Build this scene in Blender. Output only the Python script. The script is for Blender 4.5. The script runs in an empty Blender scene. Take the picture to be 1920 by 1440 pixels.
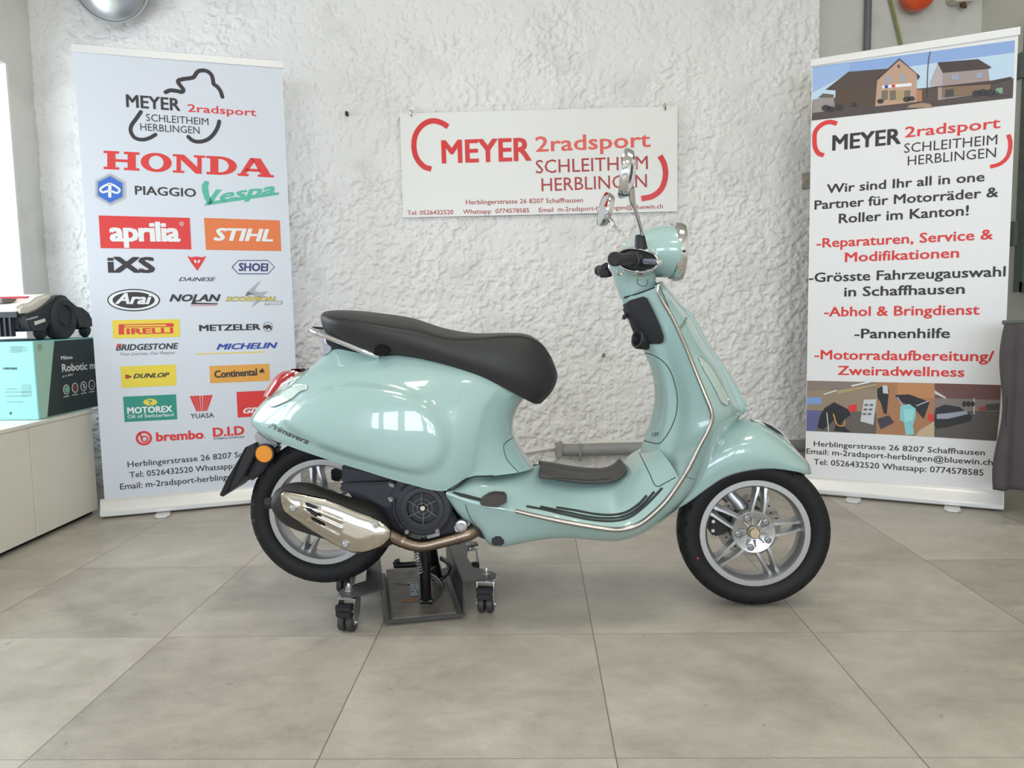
import bpy, bmesh, math, random
import numpy as np
from mathutils import Vector, Matrix
from mathutils.bvhtree import BVHTree

SC = bpy.context.scene
COL = SC.collection
random.seed(4)
PI = math.pi

# ---------------------------------------------------------------- camera
F_PX, PITCH, YAW, ROLL, EYE = 1460.8, 0.09559, 0.028925, -0.019138, 0.9130
cy_, sy_, cp_, sp_ = math.cos(YAW), math.sin(YAW), math.cos(PITCH), math.sin(PITCH)
_r = np.array([cy_, sy_, 0.0]); _f0 = np.array([-sy_, cy_, 0.0]); _u0 = np.array([0, 0, 1.0])
FWD = _f0 * cp_ - _u0 * sp_
_u2 = _u0 * cp_ + _f0 * sp_
RGT = _r * math.cos(ROLL) + _u2 * math.sin(ROLL)
UPV = -_r * math.sin(ROLL) + _u2 * math.cos(ROLL)
cam_d = bpy.data.cameras.new('camera')
cam = bpy.data.objects.new('camera', cam_d)
COL.objects.link(cam)
cam_d.sensor_fit = 'HORIZONTAL'; cam_d.sensor_width = 36.0
cam_d.lens = F_PX / 1920 * 36.0
cam_d.clip_start = 0.05
m = Matrix((RGT, UPV, -FWD)).transposed().to_4x4()
m.translation = Vector((0, 0, EYE))
cam.matrix_world = m
SC.camera = cam

# ---------------------------------------------------------------- light
SC.view_settings.view_transform = 'Standard'
SC.view_settings.look = 'None'
SC.view_settings.gamma = 1.0
SC.view_settings.exposure = -0.44
SC.view_settings.use_curve_mapping = False
world = bpy.data.worlds.new('daylight'); SC.world = world
world.use_nodes = True
bg = world.node_tree.nodes['Background']
bg.inputs[0].default_value = (0.80, 0.88, 1.0, 1)
bg.inputs[1].default_value = 0.85

def area(name, loc, target, sx, sy, power, color):
    d = bpy.data.lights.new(name, 'AREA'); d.shape = 'RECTANGLE'
    d.size = sx; d.size_y = sy; d.energy = power; d.color = color
    o = bpy.data.objects.new(name, d); COL.objects.link(o)
    o.location = loc
    o.rotation_euler = (Vector(target) - Vector(loc)).to_track_quat('-Z', 'Y').to_euler()
    return o
DAY = (0.82, 0.91, 1.0); WARM = (1.0, 0.93, 0.82)
# shop windows behind the photographer, one bright window pane each
for wx in (-2.6, -1.5, -0.35, 0.8, 1.9, 3.0):
    area('shop_window_light', (wx, -3.9, 1.6), (wx * .8, 2.0, 1.25), .8, 1.35, 56, DAY)
area('side_window_light', (-3.05, 2.6, 1.4), (0.6, 2.3, 0.9), 1.9, 1.3, 72, DAY)
# ceiling panel lamps
for lx, ly in ((-0.45, -0.2), (1.35, -0.2), (-0.45, 1.85), (1.35, 1.85)):
    area('ceiling_panel_light', (lx, ly, 3.25), (lx, ly, 0), 0.6, 0.6, 19, WARM)

# ---------------------------------------------------------------- maths helpers
ORI = np.array([0, 0, EYE])
def ray(px, py):
    d = FWD + RGT * ((px - 960) / F_PX) - UPV * ((py - 720) / F_PX)
    return d / np.linalg.norm(d)
def onY(px, py, Y):
    d = ray(px, py); return ORI + d * (Y / d[1])
def onX(px, py, X):
    d = ray(px, py); return ORI + d * (X / d[0])
def onZ(px, py, z=0.0):
    d = ray(px, py); return ORI + d * ((z - EYE) / d[2])
YS = 2.35                       # lengthwise middle plane of the scooter
def P(px, py, t=0.0):
    """photo measurement -> point t metres from the scooter's middle plane, towards the camera"""
    return onY(px, py, YS - t)

def cr(pts, m):
    """centripetal Catmull-Rom through pts, m samples per span"""
    p = np.asarray(pts, float)
    if len(p) == 2:
        return np.array([p[0] + (p[1] - p[0]) * i / m for i in range(m + 1)])
    q = np.vstack([2 * p[0] - p[1], p, 2 * p[-1] - p[-2]])
    out = []
    for i in range(len(p) - 1):
        a, b, c, d = q[i:i + 4]
        t0 = 0; t1 = t0 + max(np.linalg.norm(b - a), 1e-6) ** .5
        t2 = t1 + max(np.linalg.norm(c - b), 1e-6) ** .5; t3 = t2 + max(np.linalg.norm(d - c), 1e-6) ** .5
        for k in range(m + (i == len(p) - 2)):
            t = t1 + (t2 - t1) * k / m
            A1 = (t1 - t) / (t1 - t0) * a + (t - t0) / (t1 - t0) * b
            A2 = (t2 - t) / (t2 - t1) * b + (t - t1) / (t2 - t1) * c
            A3 = (t3 - t) / (t3 - t2) * c + (t - t2) / (t3 - t2) * d
            B1 = (t2 - t) / (t2 - t0) * A1 + (t - t0) / (t2 - t0) * A2
            B2 = (t3 - t) / (t3 - t1) * A2 + (t - t1) / (t3 - t1) * A3
            out.append((t2 - t) / (t2 - t1) * B1 + (t - t1) / (t2 - t1) * B2)
    return np.array(out)
def cr2(rows, mu, mv):
    """rows of equal length -> dense grid (U,V,3)"""
    a = np.array([cr(r, mv) for r in rows])
    return np.array([cr(a[:, j], mu) for j in range(a.shape[1])]).transpose(1, 0, 2)

# ---------------------------------------------------------------- mesh helpers
ORG = {}
def link(o, parent=None, loc=None):
    COL.objects.link(o)
    if parent is not None:
        o.parent = parent; ORG[o.name] = ORG[parent.name]
    else:
        ORG[o.name] = np.array(loc if loc is not None else (0, 0, 0), float)
        o.location = ORG[o.name]
    return o
def thing(name, label, cat, loc=(0, 0, 0), group=None):
    o = bpy.data.objects.new(name, None); o.empty_display_size = .05
    link(o, None, loc); o['label'] = label; o['category'] = cat
    if group: o['group'] = group
    return o
def tag(o, label=None, cat=None, group=None, kind=None):
    if label: o['label'] = label
    if cat: o['category'] = cat
    if group: o['group'] = group
    if kind: o['kind'] = kind
    return o
class MB:
    """gathers shapes (world coordinates) into one mesh"""
    def __init__(s): s.v = []; s.f = []; s.m = []
    def add(s, v, f, mi=0):
        k = len(s.v); s.v.extend([tuple(map(float, x)) for x in v]); s.f.extend([tuple(i + k for i in q) for q in f]); s.m.extend([mi] * len(f)); return s
    def grid(s, g, mi=0, closeu=False, closev=False, flip=False):
        U, V = g.shape[:2]; v = g.reshape(-1, 3); f = []
        for i in range(U - (not closeu)):
            for j in range(V - (not closev)):
                a, b, c, d = i * V + j, ((i + 1) % U) * V + j, ((i + 1) % U) * V + (j + 1) % V, i * V + (j + 1) % V
                f.append((a, d, c, b) if flip else (a, b, c, d))
        return s.add(v, f, mi)
    def build(s, name, mats, parent=None, loc=None, smooth=True, ang=35, weld=0.0, bevel=0.0, solid=0.0, bseg=2):
        if parent is not None: o0 = ORG[parent.name]
        elif loc is not None: o0 = np.array(loc, float)
        else:
            a = np.array(s.v); o0 = np.array([(a[:, 0].min() + a[:, 0].max()) / 2, (a[:, 1].min() + a[:, 1].max()) / 2, a[:, 2].min()])
        me = bpy.data.meshes.new(name)
        me.from_pydata([tuple(np.array(x) - o0) for x in s.v], [], s.f)
        mats = mats if isinstance(mats, (list, tuple)) else [mats]
        for mm in mats: me.materials.append(mm)
        me.polygons.foreach_set('material_index', s.m)
        bm = bmesh.new(); bm.from_mesh(me)
        if weld: bmesh.ops.remove_doubles(bm, verts=bm.verts, dist=weld)
        if weld or bevel: bmesh.ops.recalc_face_normals(bm, faces=bm.faces)
        if bevel:
            ed = [e for e in bm.edges if len(e.link_faces) == 2 and e.calc_face_angle(0) > .5]
            bmesh.ops.bevel(bm, geom=ed, offset=bevel, segments=bseg, affect='EDGES', clamp_overlap=True)
        bm.to_mesh(me); bm.free()
        if smooth:
            me.shade_smooth()
            me.set_sharp_from_angle(angle=math.radians(ang))
        o = bpy.data.objects.new(name, me)
        link(o, parent, o0)
        if solid:
            md = o.modifiers.new('thickness', 'SOLIDIFY'); md.thickness = solid; md.offset = -1
        return o
def box_vf(c, s, R=None):
    v = [np.array([x * s[0] / 2, y * s[1] / 2, z * s[2] / 2]) for x in (-1, 1) for y in (-1, 1) for z in (-1, 1)]
    if R is not None: v = [R @ q for q in v]
    v = [q + np.array(c) for q in v]
    return v, [(0, 1, 3, 2), (4, 6, 7, 5), (0, 4, 5, 1), (2, 3, 7, 6), (0, 2, 6, 4), (1, 5, 7, 3)]
def bx(mb, c, s, R=None, mi=0): mb.add(*box_vf(c, s, R), mi=mi); return mb
def rotz(a):
    return np.array([[math.cos(a), -math.sin(a), 0], [math.sin(a), math.cos(a), 0], [0, 0, 1]])
def prism(mb, pts, depth, mi=0):
    """closed outline pts (3-D), extruded by the vector depth"""
    n = len(pts); p = [np.array(q, float) for q in pts]; d = np.array(depth, float)
    v = p + [q + d for q in p]
    f = [tuple(range(n)), tuple(range(2 * n - 1, n - 1, -1))] + [(i, i + n, (i + 1) % n + n, (i + 1) % n) for i in range(n)]
    mb.add(v, f, mi); return mb
def pprism(mb, px, t, d, mi=0):
    return prism(mb, [P(x, y, t) for x, y in px], (0, d, 0), mi)
def frames(pts):
    p = np.asarray(pts, float); n = len(p); T = np.gradient(p, axis=0)
    T /= np.linalg.norm(T, axis=1)[:, None] + 1e-12
    a = np.array([0, 0, 1.0]) if abs(T[0][2]) < .9 else np.array([1.0, 0, 0])
    N = np.cross(T[0], a); N /= np.linalg.norm(N); out = []
    for i in range(n):
        N = N - T[i] * (N @ T[i]); N /= np.linalg.norm(N) + 1e-12
        out.append((T[i], N, np.cross(T[i], N)))
    return p, out
def tube(mb, pts, r, n=12, mi=0, cap=True, smooth=0, squash=1.0):
    if smooth: pts = cr(pts, smooth)
    p, fr = frames(pts)
    if np.isscalar(r): rr = [r] * len(p)
    elif len(r) == len(p): rr = r
    else: rr = np.interp(np.linspace(0, 1, len(p)), np.linspace(0, 1, len(r)), r)
    g = np.array([[p[i] + rr[i] * (math.cos(2 * PI * k / n) * fr[i][1] + squash * math.sin(2 * PI * k / n) * fr[i][2]) for k in range(n)] for i in range(len(p))])
    k0 = len(mb.v); mb.grid(g, mi, closev=True)
    if cap:
        L = len(p)
        mb.f.append(tuple(k0 + k for k in range(n - 1, -1, -1))); mb.f.append(tuple(k0 + (L - 1) * n + k for k in range(n))); mb.m += [mi, mi]
    return mb
def lathe(mb, prof, C, ax, n=64, mi=0, e1=None, closed=False, a0=0, a1=2 * PI):
    """prof = [(radius, offset along ax)]"""
    ax = np.array(ax, float); ax /= np.linalg.norm(ax); C = np.array(C, float)
    if e1 is None:
        e1 = np.cross([0, 0, 1.0], ax) if abs(ax[2]) < .95 else np.array([1.0, 0, 0])
    e1 = np.array(e1, float); e1 -= ax * (e1 @ ax); e1 /= np.linalg.norm(e1); e2 = np.cross(ax, e1)
    full = abs(a1 - a0 - 2 * PI) < 1e-6
    N = n if full else n + 1
    g = np.array([[C + ax * a + r * (math.cos(a0 + (a1 - a0) * k / n) * e1 + math.sin(a0 + (a1 - a0) * k / n) * e2) for r, a in prof] for k in range(N)])
    mb.grid(g, mi, closeu=full, closev=closed); return mb
def disc(mb, C, ax, r, h, n=32, mi=0, bev=.0):
    b = bev
    pr = [(1e-5, 0), (r, 0), (r, h - b), (r - b, h), (1e-5, h)] if b else [(1e-5, 0), (r, 0), (r, h), (1e-5, h)]
    return lathe(mb, pr, C, ax, n, mi)
NEAR = np.array([0, -1.0, 0])
def mirror(g):
    h = g.copy(); h[..., 1] = 2 * YS - h[..., 1]; return h

# ---------------------------------------------------------------- materials
def lin(c):
    return tuple(((x / 255) / 12.92 if x / 255 <= .04045 else ((x / 255 + .055) / 1.055) ** 2.4) for x in c)
def mat(name, rgb, rough=.5, metal=0, coat=0, spec=.5, trans=0, ior=1.45, emit=0, bump=None, vary=None, coat_rough=.03, alpha=1):
    """bump=(scale,strength,distance)  vary=(scale,amount): a little mottling of the colour"""
    M = bpy.data.materials.new(name); M.use_nodes = True
    nt = M.node_tree; b = nt.nodes['Principled BSDF']; c = lin(rgb) + (1,)
    b.inputs['Base Color'].default_value = c
    b.inputs['Roughness'].default_value = rough; b.inputs['Metallic'].default_value = metal
    b.inputs['Coat Weight'].default_value = coat; b.inputs['Coat Roughness'].default_value = coat_rough
    b.inputs['Specular IOR Level'].default_value = spec
    b.inputs['Transmission Weight'].default_value = trans; b.inputs['IOR'].default_value = ior
    b.inputs['Alpha'].default_value = alpha
    if emit:
        b.inputs['Emission Color'].default_value = c; b.inputs['Emission Strength'].default_value = emit
    tc = nt.nodes.new('ShaderNodeTexCoord')
    if vary:
        nz = nt.nodes.new('ShaderNodeTexNoise'); nz.inputs['Scale'].default_value = vary[0]; nz.inputs['Detail'].default_value = 6
        mx = nt.nodes.new('ShaderNodeMix'); mx.data_type = 'RGBA'; mx.blend_type = 'MULTIPLY'; mx.inputs[0].default_value = 1
        rp = nt.nodes.new('ShaderNodeMapRange'); rp.inputs['From Min'].default_value = .3; rp.inputs['From Max'].default_value = .7
        rp.inputs['To Min'].default_value = 1 - vary[1]; rp.inputs['To Max'].default_value = 1 + vary[1] * .5
        nt.links.new(tc.outputs['Object'], nz.inputs['Vector']); nt.links.new(nz.outputs['Fac'], rp.inputs['Value'])
        mx.inputs[6].default_value = c; nt.links.new(rp.outputs[0], mx.inputs[7]); nt.links.new(mx.outputs[2], b.inputs['Base Color'])
    if bump:
        nz = nt.nodes.new('ShaderNodeTexNoise'); nz.inputs['Scale'].default_value = bump[0]; nz.inputs['Detail'].default_value = 5
        bp = nt.nodes.new('ShaderNodeBump'); bp.inputs['Strength'].default_value = bump[1]; bp.inputs['Distance'].default_value = bump[2]
        nt.links.new(tc.outputs['Object'], nz.inputs['Vector']); nt.links.new(nz.outputs['Fac'], bp.inputs['Height']); nt.links.new(bp.outputs[0], b.inputs['Normal'])
    return M
PAINT = mat('mint_paint', (156, 185, 182), .28, coat=1)
CHROME = mat('chrome', (225, 226, 228), .06, 1)
TRIM = mat('trim_chrome', (178, 172, 164), .2, 1)
STEEL = mat('polished_steel', (205, 198, 186), .13, 1)
ALU = mat('silver_alloy', (178, 179, 180), .32, .75, bump=(900, .05, .001))
ALUD = mat('brushed_alloy', (150, 150, 150), .35, .8)
RUBBER = mat('tyre_rubber', (25, 25, 27), .6, spec=.35, bump=(260, .15, .001))
BLACK = mat('black_plastic', (30, 30, 34), .48, bump=(700, .1, .0006))
BLACKG = mat('black_gloss_metal', (20, 20, 22), .3, vary=(14, .3))
DARKGAP = mat('dark_gap', (24, 30, 30), .7)
SEATM = mat('seat_vinyl', (42, 41, 42), .5, bump=(900, .25, .0008))
CASE = mat('engine_casing', (50, 51, 58), .55, .1, bump=(500, .2, .0006))
MUFF = mat('muffler_coat', (44, 42, 40), .55, .2, bump=(300, .2, .0008))
PIPE = mat('titanium_pipe', (142, 126, 112), .33, 1, vary=(9, .25))
GREYRUB = mat('grey_rubber', (72, 70, 68), .6)
DKGREEN = mat('dark_rubber_strip', (40, 46, 44), .55)
REDLENS = mat('red_lens', (176, 14, 32), .12, coat=1)
AMBER = mat('amber_reflector', (226, 140, 14), .15, coat=1, bump=(420, .5, .001))
CLEARLENS = mat('clear_lens', (184, 204, 194), .15, coat=1, bump=(160, .3, .002))
GLASS = mat('mirror_glass', (205, 208, 212), .02, 1)
WHITEP = mat('white_plastic', (222, 222, 218), .4)
# ================================================================ the room
def node(nt, t, **kw):
    n = nt.nodes.new(t)
    for k, v in kw.items(): setattr(n, k, v)
    return n
def mth(nt, op, a, b=None, c=None):
    n = node(nt, 'ShaderNodeMath', operation=op)
    for i, x in enumerate((a, b, c)):
        if x is None: continue
        if isinstance(x, (int, float)): n.inputs[i].default_value = x
        else: nt.links.new(x, n.inputs[i])
    return n.outputs[0]
def plaster(name, rgb, strength, dist, fine=1.0, carved=False):
    M = mat(name, rgb, .85, spec=.25); nt = M.node_tree; b = nt.nodes['Principled BSDF']; L = nt.links.new
    tc = node(nt, 'ShaderNodeTexCoord').outputs['Object']
    def noise(s, d=6, r=.6, dist=0):
        n = node(nt, 'ShaderNodeTexNoise'); n.inputs['Scale'].default_value = s; n.inputs['Detail'].default_value = d
        n.inputs['Roughness'].default_value = r; n.inputs['Distortion'].default_value = dist; L(tc, n.inputs['Vector']); return n.outputs['Fac']
    n1 = noise(30 * fine, 5, .6, 0); n2 = noise(4.5, 4, .5, .4); n3 = noise(140 * fine, 4, .6, 0)
    h = mth(nt, 'MULTIPLY_ADD', n1, .6 if not carved else .25, mth(nt, 'MULTIPLY_ADD', n2, 1.2 if not carved else .2, mth(nt, 'MULTIPLY', n3, .25)))
    bp = node(nt, 'ShaderNodeBump'); bp.inputs['Strength'].default_value = strength; bp.inputs['Distance'].default_value = dist
    L(h, bp.inputs['Height']); L(bp.outputs[0], b.inputs['Normal'])
    mx = node(nt, 'ShaderNodeMix', data_type='RGBA'); c = lin(rgb)
    mx.inputs[6].default_value = c + (1,); mx.inputs[7].default_value = tuple(x * .86 for x in c) + (1,)
    rr = node(nt, 'ShaderNodeMapRange'); rr.inputs[1].default_value = .5; rr.inputs[2].default_value = .75; L(n2, rr.inputs[0]); L(rr.outputs[0], mx.inputs[0]); L(mx.outputs[2], b.inputs['Base Color'])
    return M
WALLM = plaster('rough_white_plaster', (221, 219, 216), .6, .006, carved=True)
WALLS = plaster('smooth_white_plaster', (214, 212, 204), .5, .008, .7)
PLAIN = mat('plain_wall_paint', (206, 203, 192), .7, bump=(40, .1, .003))
JAMB = mat('white_jamb_paint', (232, 230, 226), .6, bump=(30, .1, .003))

def floor_mat():
    M = mat('vinyl_stone_tiles', (170, 166, 157), .42); nt = M.node_tree; b = nt.nodes['Principled BSDF']; L = nt.links.new
    tc = node(nt, 'ShaderNodeTexCoord').outputs['Object']; sp = node(nt, 'ShaderNodeSeparateXYZ'); L(tc, sp.inputs[0])
    T = .61
    u = mth(nt, 'DIVIDE', mth(nt, 'SUBTRACT', sp.outputs[0], -1.6766 - 10 * T), T); v = mth(nt, 'DIVIDE', mth(nt, 'SUBTRACT', sp.outputs[1], 1.5093 - 10 * T), T)
    fu, fv = mth(nt, 'FRACT', u), mth(nt, 'FRACT', v)
    def edge(x):
        return mth(nt, 'MINIMUM', x, mth(nt, 'SUBTRACT', 1.0, x))
    g = mth(nt, 'LESS_THAN', mth(nt, 'MINIMUM', edge(fu), mth(nt, 'MULTIPLY', edge(fv), 1.6)), .0022)
    cb = node(nt, 'ShaderNodeCombineXYZ'); L(mth(nt, 'FLOOR', u), cb.inputs[0]); L(mth(nt, 'FLOOR', v), cb.inputs[1])
    wn = node(nt, 'ShaderNodeTexWhiteNoise', noise_dimensions='3D'); L(cb.outputs[0], wn.inputs['Vector'])
    off = node(nt, 'ShaderNodeVectorMath', operation='MULTIPLY_ADD'); L(wn.outputs['Color'], off.inputs[0]); off.inputs[1].default_value = (7, 7, 7); L(tc, off.inputs[2])
    def noise(s, d, r, vec):
        n = node(nt, 'ShaderNodeTexNoise'); n.inputs['Scale'].default_value = s; n.inputs['Detail'].default_value = d; n.inputs['Roughness'].default_value = r
        n.inputs['Distortion'].default_value = .4; L(vec, n.inputs['Vector']); return n.outputs['Fac']
    st = node(nt, 'ShaderNodeMapping'); st.inputs['Scale'].default_value = (1, 1.5, 1); L(off.outputs[0], st.inputs['Vector'])
    n1 = noise(2.6, 8, .62, off.outputs[0]); n2 = noise(9, 8, .7, st.outputs[0]); n3 = noise(170, 3, .6, tc)
    k = mth(nt, 'ADD', mth(nt, 'MULTIPLY', n1, .55), mth(nt, 'ADD', mth(nt, 'MULTIPLY', n2, .4), mth(nt, 'MULTIPLY', n3, .16)))
    k = mth(nt, 'ADD', k, mth(nt, 'MULTIPLY', mth(nt, 'SUBTRACT', wn.outputs['Value'], .5), .10))
    cr_ = node(nt, 'ShaderNodeValToRGB'); e = cr_.color_ramp.elements
    e[0].position = .36; e[0].color = lin((142, 135, 125)) + (1,); e[1].position = .75; e[1].color = lin((194, 187, 176)) + (1,)
    x = cr_.color_ramp.elements.new(.55); x.color = lin((170, 163, 152)) + (1,)
    L(k, cr_.inputs[0])
    mx = node(nt, 'ShaderNodeMix', data_type='RGBA'); L(g, mx.inputs[0]); L(cr_.outputs[0], mx.inputs[6]); mx.inputs[7].default_value = lin((112, 102, 90)) + (1,)
    # dark scuff specks
    n4 = noise(23, 2, .5, tc); sc = mth(nt, 'GREATER_THAN', n4, .745)
    m2 = node(nt, 'ShaderNodeMix', data_type='RGBA'); L(mth(nt, 'MULTIPLY', sc, .35), m2.inputs[0]); L(mx.outputs[2], m2.inputs[6]); m2.inputs[7].default_value = lin((96, 94, 92)) + (1,)
    L(m2.outputs[2], b.inputs['Base Color'])
    bp = node(nt, 'ShaderNodeBump'); bp.inputs['Strength'].default_value = .25; bp.inputs['Distance'].default_value = .002
    L(mth(nt, 'SUBTRACT', mth(nt, 'ADD', n2, mth(nt, 'MULTIPLY', n3, .5)), mth(nt, 'MULTIPLY', g, 1.5)), bp.inputs['Height']); L(bp.outputs[0], b.inputs['Normal'])
    rr = node(nt, 'ShaderNodeMapRange'); rr.inputs[1].default_value = .3; rr.inputs[2].default_value = .7; rr.inputs[3].default_value = .34; rr.inputs[4].default_value = .52
    L(n2, rr.inputs[0]); L(rr.outputs[0], b.inputs['Roughness'])
    return M
WY, WX0, WX1, RY, RX, H = 4.12, -2.58, 1.462, 4.45, 2.45, 3.3
def struct(mb, name, M, **kw):
    return tag(mb.build(name, M, loc=(0, 0, 0), smooth=False, **kw), kind='structure')
struct(bx(MB(), (-.05, .5, -.05), (7.0, 9.2, .1)), 'floor', floor_mat())
struct(bx(MB(), (-.05, .5, H + .05), (7.0, 9.2, .1)), 'ceiling', PLAIN)
# hand-thrown plaster: real relief, a few millimetres deep
def relief(nx, nz, w, h):
    rng = np.random.RandomState(11)
    def vn(cell):
        gx, gz = int(w / cell) + 4, int(h / cell) + 4; g_ = rng.rand(gx, gz)
        x = np.linspace(0, w / cell, nx); z = np.linspace(0, h / cell, nz); i, j = x.astype(int), z.astype(int); u, v = x - i, z - j
        u = (u * u * (3 - 2 * u))[:, None]; v = (v * v * (3 - 2 * v))[None, :]
        return (g_[np.ix_(i, j)] * (1 - u) + g_[np.ix_(i + 1, j)] * u) * (1 - v) + (g_[np.ix_(i, j + 1)] * (1 - u) + g_[np.ix_(i + 1, j + 1)] * u) * v
    ss = lambda x, a, b: (lambda t: t * t * (3 - 2 * t))(np.clip((x - a) / (b - a), 0, 1))
    big = vn(.5) * .012 + vn(.17) * .005
    m_ = np.linspace(0, h, nz)[None, :]
    rough = ss(vn(.34) * .55 + vn(.12) * .45 + .20 * np.clip((2.0 - m_) / 1.2, -.5, 1), .40, .72) * .85 + .15
    lump = .5 * vn(.027) + .32 * vn(.015) + .18 * vn(.0095)
    flake = ss(lump, .45, .55)
    pit = ss(.6 * vn(.024) + .4 * vn(.012), .31, .42)
    return big + rough * (.0062 * flake + .0052 * lump + .0034 * vn(.0098)) + .0042 * pit
NX, NZ, HR = 860, 560, 2.6
hh_ = relief(NX, NZ, WX1 - WX0, HR)
gx_, gz_ = np.meshgrid(np.linspace(WX0, WX1, NX), np.linspace(0, HR, NZ), indexing='ij')
wb_ = MB(); wb_.grid(np.stack([gx_, WY + .012 - hh_, gz_], axis=-1)); bx(wb_, ((WX0 + WX1) / 2, WY + .27, H / 2), (WX1 - WX0, .5, H)); bx(wb_, ((WX0 + WX1) / 2, WY + .16, (H + HR) / 2), (WX1 - WX0, .32, H - HR))
o_ = struct(wb_, 'wall_back', WALLM); o_.data.shade_smooth()
struct(bx(MB(), ((WX1 + RX) / 2, RY + .085, H / 2), (RX - WX1, .17, H)), 'wall_recess', WALLS)
struct(bx(MB(), (RX + .15, .5, H / 2), (.3, 9.0, H)), 'wall_right', PLAIN)
LY0, LY1, LZ0 = 1.2, 3.92, .55
LZ1 = onX(22, 124, WX0)[2]
lw = MB()
bx(lw, (WX0 - .25, (LY1 + 4.62) / 2, H / 2), (.5, 4.62 - LY1, H)); bx(lw, (WX0 - .25, (LY0 - 4) / 2, H / 2), (.5, LY0 + 4, H))
bx(lw, (WX0 - .25, (LY0 + LY1) / 2, LZ0 / 2), (.5, LY1 - LY0, LZ0)); bx(lw, (WX0 - .25, (LY0 + LY1) / 2, (LZ1 + H) / 2), (.5, LY1 - LY0, H - LZ1))
struct(lw, 'wall_left', plaster('worn_white_plaster', (222, 220, 214), .35, .008, .8))
jb = MB(); bx(jb, (WX0 - .25, LY1 - .006, (LZ0 + LZ1) / 2), (.496, .012, LZ1 - LZ0)); struct(jb, 'trim_1', JAMB)
wf = MB()
for y in (LY0 + .04, 2.2, 3.15, LY1 - .052): bx(wf, (WX0 - .45, y, (LZ0 + LZ1) / 2), (.06, .07, LZ1 - LZ0))
for z in (LZ0 + .035, LZ1 - .035): bx(wf, (WX0 - .45, (LY0 + LY1) / 2 - .006, z), (.058, LY1 - LY0 - .03, .07))
struct(wf, 'window_1', WHITEP)
# green framed window in the right wall
GRN = mat('grey_green_frame', (96, 106, 98), .5, vary=(12, .15))
wb = onX(1906, 565, RX - .02); wy1 = wb[1]
g = MB()
bx(g, (RX - .02, wy1 - .035, 1.62), (.04, .07, 1.34)); bx(g, (RX - .02, wy1 - .6, .975), (.04, 1.1, .05)); bx(g, (RX - .02, wy1 - .6, 2.27), (.04, 1.1, .05)); bx(g, (RX - .02, wy1 - 1.16, 1.62), (.04, .07, 1.34))
bx(g, (RX - .05, wy1 + .005, 1.24), (.02, .05, .12)); bx(g, (RX - .05, wy1 + .005, 2.05), (.02, .05, .12))
w2 = struct(g, 'window_2', GRN)
pn = MB(); bx(pn, (RX - .006, wy1 - .6, 1.62), (.008, 1.1, 1.28)); pn.build('window_pane', mat('dusty_pane', (118, 128, 120), .25, coat=.5, vary=(6, .3)), w2, smooth=False)

# ---------------------------------------------------------------- things fixed to the walls
PG = mat('grey_pipe_paint', (142, 141, 141), .5, vary=(20, .1))
PV = mat('white_conduit', (214, 210, 204), .5)
def wallp(px, py, Y=WY): return onY(px, py, Y)
pz = wallp(1120, 843, 4.085)
t = thing('heating_pipe', 'thick grey pipe running low along the white plaster wall behind the footboard', 'pipe', (.85, 4.085, pz[2]))
mb = MB(); xa = wallp(1050, 843, 4.085)[0]
tube(mb, [(xa, 4.085, pz[2]), (1.2, 4.085, pz[2] + .004), (WX1 - .03, 4.085, pz[2] + .006)], .033, 20); mb.build('pipe_tube', PG, t)
mb = MB(); bx(mb, (xa - .005, 4.085, pz[2]), (.036, .072, .078)); mb.build('end_coupling', mat('grey_fitting', (150, 144, 138), .55), t, bevel=.006)
mb = MB(); q = wallp(1088, 852, 4.06); tube(mb, [(q[0], 4.10, pz[2] + .03), (q[0], 4.06, pz[2] + .03), (q[0], 4.05, pz[2] - .02), (q[0], 4.06, pz[2] - .05), (q[0], 4.10, pz[2] - .055)], .006, 8, smooth=4); mb.build('pipe_clip', PG, t)
mb = MB(); tube(mb, [wallp(700, 868, 4.106), wallp(880, 858, 4.106), wallp(975, 849, 4.106), wallp(1045, 838, 4.106), wallp(1110, 830.5, 4.106), wallp(1200, 828, 4.106), wallp(1330, 827, 4.106), wallp(1500, 826, 4.106)], .0115, 10, smooth=6)
tag(mb.build('conduit', PV), 'thin white conduit bending along the wall just above the thick grey pipe', 'conduit')
mb = MB(); a = wallp(1627, 40, 4.42); tube(mb, [(a[0], 4.42, 0.0), (a[0], 4.42, 1.6), (a[0], 4.42, 3.3)], .0185, 16)
tag(mb.build('drain_pipe', mat('dark_grey_pipe', (112, 110, 110), .45)), 'vertical grey pipe going up behind the photo printed banner', 'pipe')
mb = MB()
pp = [wallp(1650, -60, 4.43), wallp(1668, 0, 4.43), wallp(1679, 45, 4.43), wallp(1690, 92, 4.43), wallp(1712, 200, 4.43), wallp(1720, 420, 4.43)]
tube(mb, pp, .0055, 8, smooth=6)
tube(mb, [q + np.array([.011, -.002, 0]) for q in pp], .0035, 8, smooth=6, mi=1)
tag(mb.build('earth_cable', [mat('green_yellow_cable', (124, 134, 70), .5), mat('yellow_cable', (170, 170, 80), .5)]), 'green and yellow earth cable slanting down behind the photo printed banner', 'cable')
q = wallp(1721, -12, 4.36)
t = thing('warning_lamp', 'orange red round lamp with a yellow triangle high on the recessed wall', 'lamp', q)
mb = MB(); lathe(mb, [(1e-4, .06), (.05, .052), (.082, .03), (.09, 0), (.085, -.03), (1e-4, -.03)], q, (0, -1, -.15), 32); mb.build('housing', mat('orange_plastic', (216, 82, 38), .35, coat=.4), t)
mb = MB(); prism(mb, [q + np.array(v) for v in ((-.045, -.058, .03), (.02, -.07, .03), (-.03, -.064, -.045))], (0, .006, 0)); mb.build('triangle_mark', mat('warning_yellow', (236, 188, 40), .4), t)
q = wallp(1803, -14, 4.4)
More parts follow.
